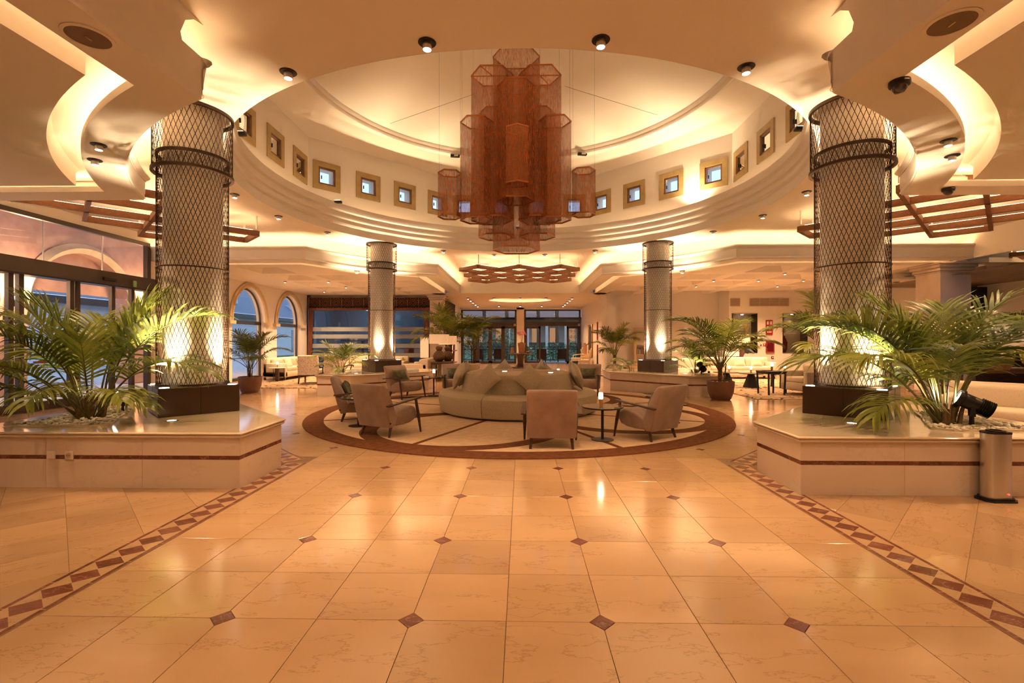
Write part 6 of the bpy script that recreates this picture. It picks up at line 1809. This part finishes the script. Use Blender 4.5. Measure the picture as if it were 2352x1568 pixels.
def drum_lamp(label, x, y, z, bw=0.17, bh=0.42, sw=0.42, sh=0.34, body=None, square=True, watts=3):
    t = thing('ceramic_lamp', label, 'lamp', (x, y, z), 0, 'ceramic table lamps')
    MB().lathe([(0, 0), (bw * 0.6, 0), (bw, bh * 0.4), (bw * 0.95, bh * 0.7), (bw * 0.4, bh * 0.95), (bw * 0.3, bh), (0, bh)], 24).obj('body', body or POT, t)
    MB().cyl(0.01, bh, bh + 0.1, 8).obj('rod', GOLD, t)
    q = sw / 2; z0 = bh + 0.05; m = MB()
    m.grid([[(-q, -q, z0), (q, -q, z0), (q, q, z0), (-q, q, z0)], [(-q * 0.95, -q * 0.95, z0 + sh), (q * 0.95, -q * 0.95, z0 + sh), (q * 0.95, q * 0.95, z0 + sh), (-q * 0.95, q * 0.95, z0 + sh)]], True)
    m.obj('shade', SHADE, t, 0)
    point(t, (0, 0, z0 + sh * 0.5), watts, LAMP, 0.06)
    return t
drum_lamp('brown ceramic lamp with square cream shade in front of the niche', 9.42, 20.55, 0.75, 0.2, 0.5, 0.62, 0.46)
drum_lamp('ceramic lamp with square cream shade behind the potted palm', 8.2, 20.6, 0.75, 0.2, 0.5, 0.6, 0.46)
lantern_lamp('lit paper lantern lamp behind the long banquette', 8.9, 20.1, 0.0, 0.42, 0.85, 0.85)
tag(MB().rbox((0, 0, 0), (1.2, 0.5, 0.42), 0.12, 3).obj('tan_bench', noisy('tan_leather', (0.33, 0.17, 0.09), (0.4, 0.21, 0.12), 5, 0.5), None, 50, (5.1, 20.6, 0.21)), 'low tan upholstered bench behind the far planter', 'bench')
# pale bookshelf with books
bx, by = 5.9, 22.15
bs = thing('bookshelf', 'pale wooden open bookshelf against the lounge wall', 'shelf', (bx, by, 0))
for s in (-1, 1): MB().box((s * 0.56, 0, 1.05), (0.06, 0.3, 2.1)).obj('upright', WOODP, bs); MB().bar((s * 0.62, -0.12, 0), (s * 0.60, -0.12, 2.1), 0.035, 0.035).obj('pole', WOODP, bs)
for z in (0.35, 0.85, 1.35, 1.78, 2.08): MB().box((0, 0, z), (1.14, 0.3, 0.035)).obj('board', WOODP, bs)
rnd = random.Random(3); xq = -0.5
cols = [((0.05, 0.05, 0.06), 'black'), ((0.30, 0.08, 0.05), 'red'), ((0.50, 0.42, 0.30), 'beige'), ((0.04, 0.13, 0.15), 'teal'), ((0.22, 0.16, 0.10), 'brown'), ((0.55, 0.52, 0.46), 'white')]
bmats = [plain('book_%s' % n, c, 0.6) for c, n in cols]
for i in range(18):
    w = rnd.uniform(0.028, 0.055); h = rnd.uniform(0.2, 0.3)
    if i in (9, 10): xq += 0.05
    k = rnd.randrange(6)
    o = MB().rbox((0, 0, h / 2), (w * 0.95, 0.18, h), 0.003, 1).obj('book', bmats[k], None, 0, (bx + xq + w / 2, by - 0.05, 0.868))
    tag(o, '%s book, %s from the passage end of the row on the pale bookshelf' % (cols[k][1], ['first', 'second', 'third', 'fourth', 'fifth', 'sixth', 'seventh', 'eighth', 'ninth', 'tenth', 'eleventh', 'twelfth', 'thirteenth', 'fourteenth', 'fifteenth', 'sixteenth', 'seventeenth', 'last'][i]), 'book', 'books on the pale bookshelf')
    xq += w
# armchairs, console and orchid vase on the passage wall
def salon_chair(label, x, y, rz):
    t = thing('salon_armchair', label, 'armchair', (x, y, 0), rz, 'pale wooden salon armchairs')
    MB().rbox((0, 0, 0.44), (0.58, 0.56, 0.12), 0.04, 2).obj('seat', CREAMF, t)
    m = MB(); m.tube([(0.27 * math.cos(a), -0.30 - 0.08 * (0.5 + 0.5 * math.sin(a)), 0.80 + 0.30 * math.sin(a)) for a in [2 * PI * q / 20 for q in range(21)]], 0.024, 6); m.obj('back_frame', WOODP, t)
    MB().lathe([(0, -0.03), (0.2, -0.03), (0.24, 0), (0.2, 0.03), (0, 0.03)], 20, mt=Matrix.Translation((0, -0.33, 0.8)) @ Matrix.Rotation(R(78), 4, 'X')).obj('back_pad', CREAMF, t)
    for s in (-1, 1):
        MB().tube([(s * 0.27, -0.30, 0.72), (s * 0.31, -0.05, 0.68), (s * 0.31, 0.16, 0.66), (s * 0.28, 0.18, 0.48)], 0.02, 6).obj('arm', WOODP, t)
        MB().tube([(s * 0.26, 0.25, 0.4), (s * 0.28, 0.27, 0.2), (s * 0.25, 0.25, 0)], [0.03, 0.024, 0.016], 6).obj('leg', WOODP, t); MB().tube([(s * 0.25, -0.24, 0.42), (s * 0.26, -0.32, 0)], [0.028, 0.016], 6).obj('leg', WOODP, t)
    MB().box((0, 0, 0.36), (0.58, 0.54, 0.06)).obj('seat_rail', WOODP, t)
    return t
salon_chair('pale wooden salon armchair nearer on the passage wall', 3.35, 25.0, R(78)); salon_chair('pale wooden salon armchair farther on the passage wall', 3.3, 28.2, R(82))
t = thing('small_console', 'small pale console between the salon armchairs', 'table', (3.65, 26.6, 0), 0)
MB().box((0, 0, 0.74), (0.5, 1.0, 0.04)).obj('top', WOODP, t); MB().box((0, 0, 0.6), (0.44, 0.92, 0.22)).obj('drawer_box', WOODP, t)
for a in (-1, 1):
    for b in (-1, 1): MB().box((a * 0.2, b * 0.43, 0.3), (0.05, 0.05, 0.6)).obj('leg', WOODP, t)
    MB().box((-0.225, a * 0.22, 0.6), (0.012, 0.06, 0.02)).obj('drawer_pull', GOLD, t)
for k, (yy_, h) in enumerate(((26.35, 0.55), (26.75, 0.62))):
    o = MB().lathe([(0, 0), (0.07, 0), (0.08, h * 0.5), (0.07, h), (0.05, h)], 16).obj('column_vase', noisy('cork_vase_%d' % k, (0.36, 0.15, 0.06), (0.5, 0.24, 0.1), 40, 0.7), None, 50, (3.62, yy_, 0.76))
    tag(o, ['nearer rust-brown cylinder vase on the pale console', 'farther rust-brown cylinder vase on the pale console'][k], 'vase', 'vases on the pale console')
# pedestal table with orchid and bowl
t = thing('pedestal_table', 'round dark wooden pedestal table before the terrace pier', 'table', (0.02, 25.6, 0))
MB().lathe([(0, 0.76), (0.62, 0.76), (0.65, 0.78), (0.65, 0.81), (0.62, 0.83), (0, 0.83)], 48).obj('top', WOODD, t)
MB().lathe([(0.30, 0.08), (0.22, 0.16), (0.17, 0.3), (0.19, 0.55), (0.24, 0.70), (0.28, 0.76)], 8).obj('pedestal', WOODD, t, 20)
MB().box((0, 0, 0.05), (0.85, 0.85, 0.08), R(45)).obj('foot', WOODD, t)
t = thing('orchid_pot', 'tall brown vase with pink orchids on the pedestal table', 'vase', (0.08, 25.6, 0.83))
MB().lathe([(0, 0), (0.12, 0), (0.15, 0.02), (0.20, 0.45), (0.215, 0.55), (0.19, 0.55), (0.18, 0.5), (0, 0.5)], 24).obj('body', noisy('wood_vase', (0.20, 0.075, 0.035), (0.28, 0.11, 0.05), 10, 0.4), t)
m = MB(); rnd = random.Random(4)
for i in range(9):
    a = i * 0.7; m.add([(0, 0, 0.5), (0.12 * math.cos(a + 0.25), 0.12 * math.sin(a + 0.25), 0.6), (0.3 * math.cos(a), 0.3 * math.sin(a), 0.58), (0.12 * math.cos(a - 0.25), 0.12 * math.sin(a - 0.25), 0.6)], [(0, 1, 2, 3)])
m.obj('leaves', LEAF, t, 0)
fl = MB(); stm = MB()
for (dx, hh, sg) in ((-0.2, 1.12, -1), (0.12, 1.15, 1), (0.0, 1.05, -1), (0.2, 1.08, 1)):
    pts = [Vector((dx * u * 0.5, 0, 0.5 + (hh - 0.5) * u)) for u in (0, 0.4, 0.8, 1.0)] + [Vector((dx * 0.5 + sg * 0.14, 0.02, hh - 0.02))]
    stm.tube(pts, 0.006, 5)
    for q in range(8):
        c = pts[3].lerp(pts[4], q / 5 - 0.3) + Vector((rnd.uniform(-0.03, 0.03), rnd.uniform(-0.05, 0.05), rnd.uniform(-0.08, 0.04)))
        for p_ in range(5):
            a = p_ * 1.257; fl.add([c, c + Vector((0.03 * math.cos(a - 0.4), -0.01, 0.03 * math.sin(a - 0.4))), c + Vector((0.05 * math.cos(a), 0, 0.05 * math.sin(a))), c + Vector((0.03 * math.cos(a + 0.4), -0.01, 0.03 * math.sin(a + 0.4)))], [(0, 1, 2, 3)])
stm.obj('flower_stems', STALK, t); fl.obj('blossoms', ORCHID, t, 0)
t = thing('small_plant_bowl', 'small brown bowl with a green plant on the pedestal table', 'vase', (0.42, 25.45, 0.83))
MB().lathe([(0, 0), (0.05, 0), (0.1, 0.07), (0.08, 0.13), (0.06, 0.13)], 16).obj('bowl', POT, t)
m = MB()
for i in range(14):
    a = rnd.uniform(0, 6.28); m.tube([(0, 0, 0.1), (0.06 * math.cos(a), 0.06 * math.sin(a), 0.25), (0.15 * math.cos(a), 0.15 * math.sin(a), 0.26)], [0.006, 0.018, 0.004], 4)
m.obj('sprigs', LEAF, t)
tag(MB().lathe([(0, 0), (0.07, 0), (0.085, 0.25), (0.08, 0.32), (0.06, 0.32)], 16).obj('slim_vase', WOODL, None, 50, (-0.42, 25.5, 0.83)), 'slim wooden vase at the end of the pedestal table', 'vase')

# ------------------------------------------------------------------ lamps and things seen beyond the bar-side planter
lantern_lamp('big lit square lantern lamp behind the bar-side palm', 7.95, 9.1, 0, 0.62, 0.74, 1.08, 8)
drum_lamp('white shaded lamp beside the square pillar, behind the palm', 8.75, 8.75, 0.95, 0.16, 0.3, 0.62, 0.38)
drum_lamp('white shaded lamp at the picture edge behind the palm', 10.2, 9.6, 0.95, 0.16, 0.3, 0.6, 0.38)
box_table('dark console behind the big cream sofa by the bar', 9.75, 9.15, 2.6, 0.4, 0.95, R(-12), CZ)
t = thing('louvred_cabinet', 'pale louvred cabinet behind the near bar-side column', 'cabinet', (7.55, 10.0, 0), R(-20))
MB().box((0, 0, 0.75), (0.7, 0.4, 1.5)).obj('body', WOODP, t)
for i in range(16): MB().box((0, -0.21, 0.15 + i * 0.085), (0.6, 0.02, 0.05)).obj('slat', CREAMF, t)

# ------------------------------------------------------------------ silver ashtray pillar in front of the planter
x, y = inv(2282, 1146, 0)
t = thing('silver_bin', 'slim brushed silver pillar on a black foot before the planter', 'dispenser', (x, y - 0.02, 0.001))
def oct_(w, d, c): return [(-w + c, -d), (w - c, -d), (w, -d + c), (w, d - c), (w - c, d), (-w + c, d), (-w, d - c), (-w, -d + c)]
MB().prism(oct_(0.15, 0.10, 0.05), 0, 0.012).prism(oct_(0.135, 0.085, 0.045), 0.012, 0.03).obj('foot', BLACKM, t, 30)
MB().prism(oct_(0.112, 0.07, 0.035), 0.03, 0.615).obj('body', STEEL, t, 50)
MB().prism(oct_(0.114, 0.072, 0.035), 0.615, 0.63).obj('lid', BLACKM, t, 30)
MB().lathe([(0.045, 0.632), (0.07, 0.632), (0.07, 0.642), (0.045, 0.642)], 24).obj('nozzle_ring', BLACKM, t)
MB().cyl(0.006, 0, 0.003, 10, mt=Matrix.Translation((0.05, -0.0715, 0.07)) @ Matrix.Rotation(PI / 2, 4, 'X')).obj('status_light', glow('status_red', (1, 0.05, 0.02), 3), t)
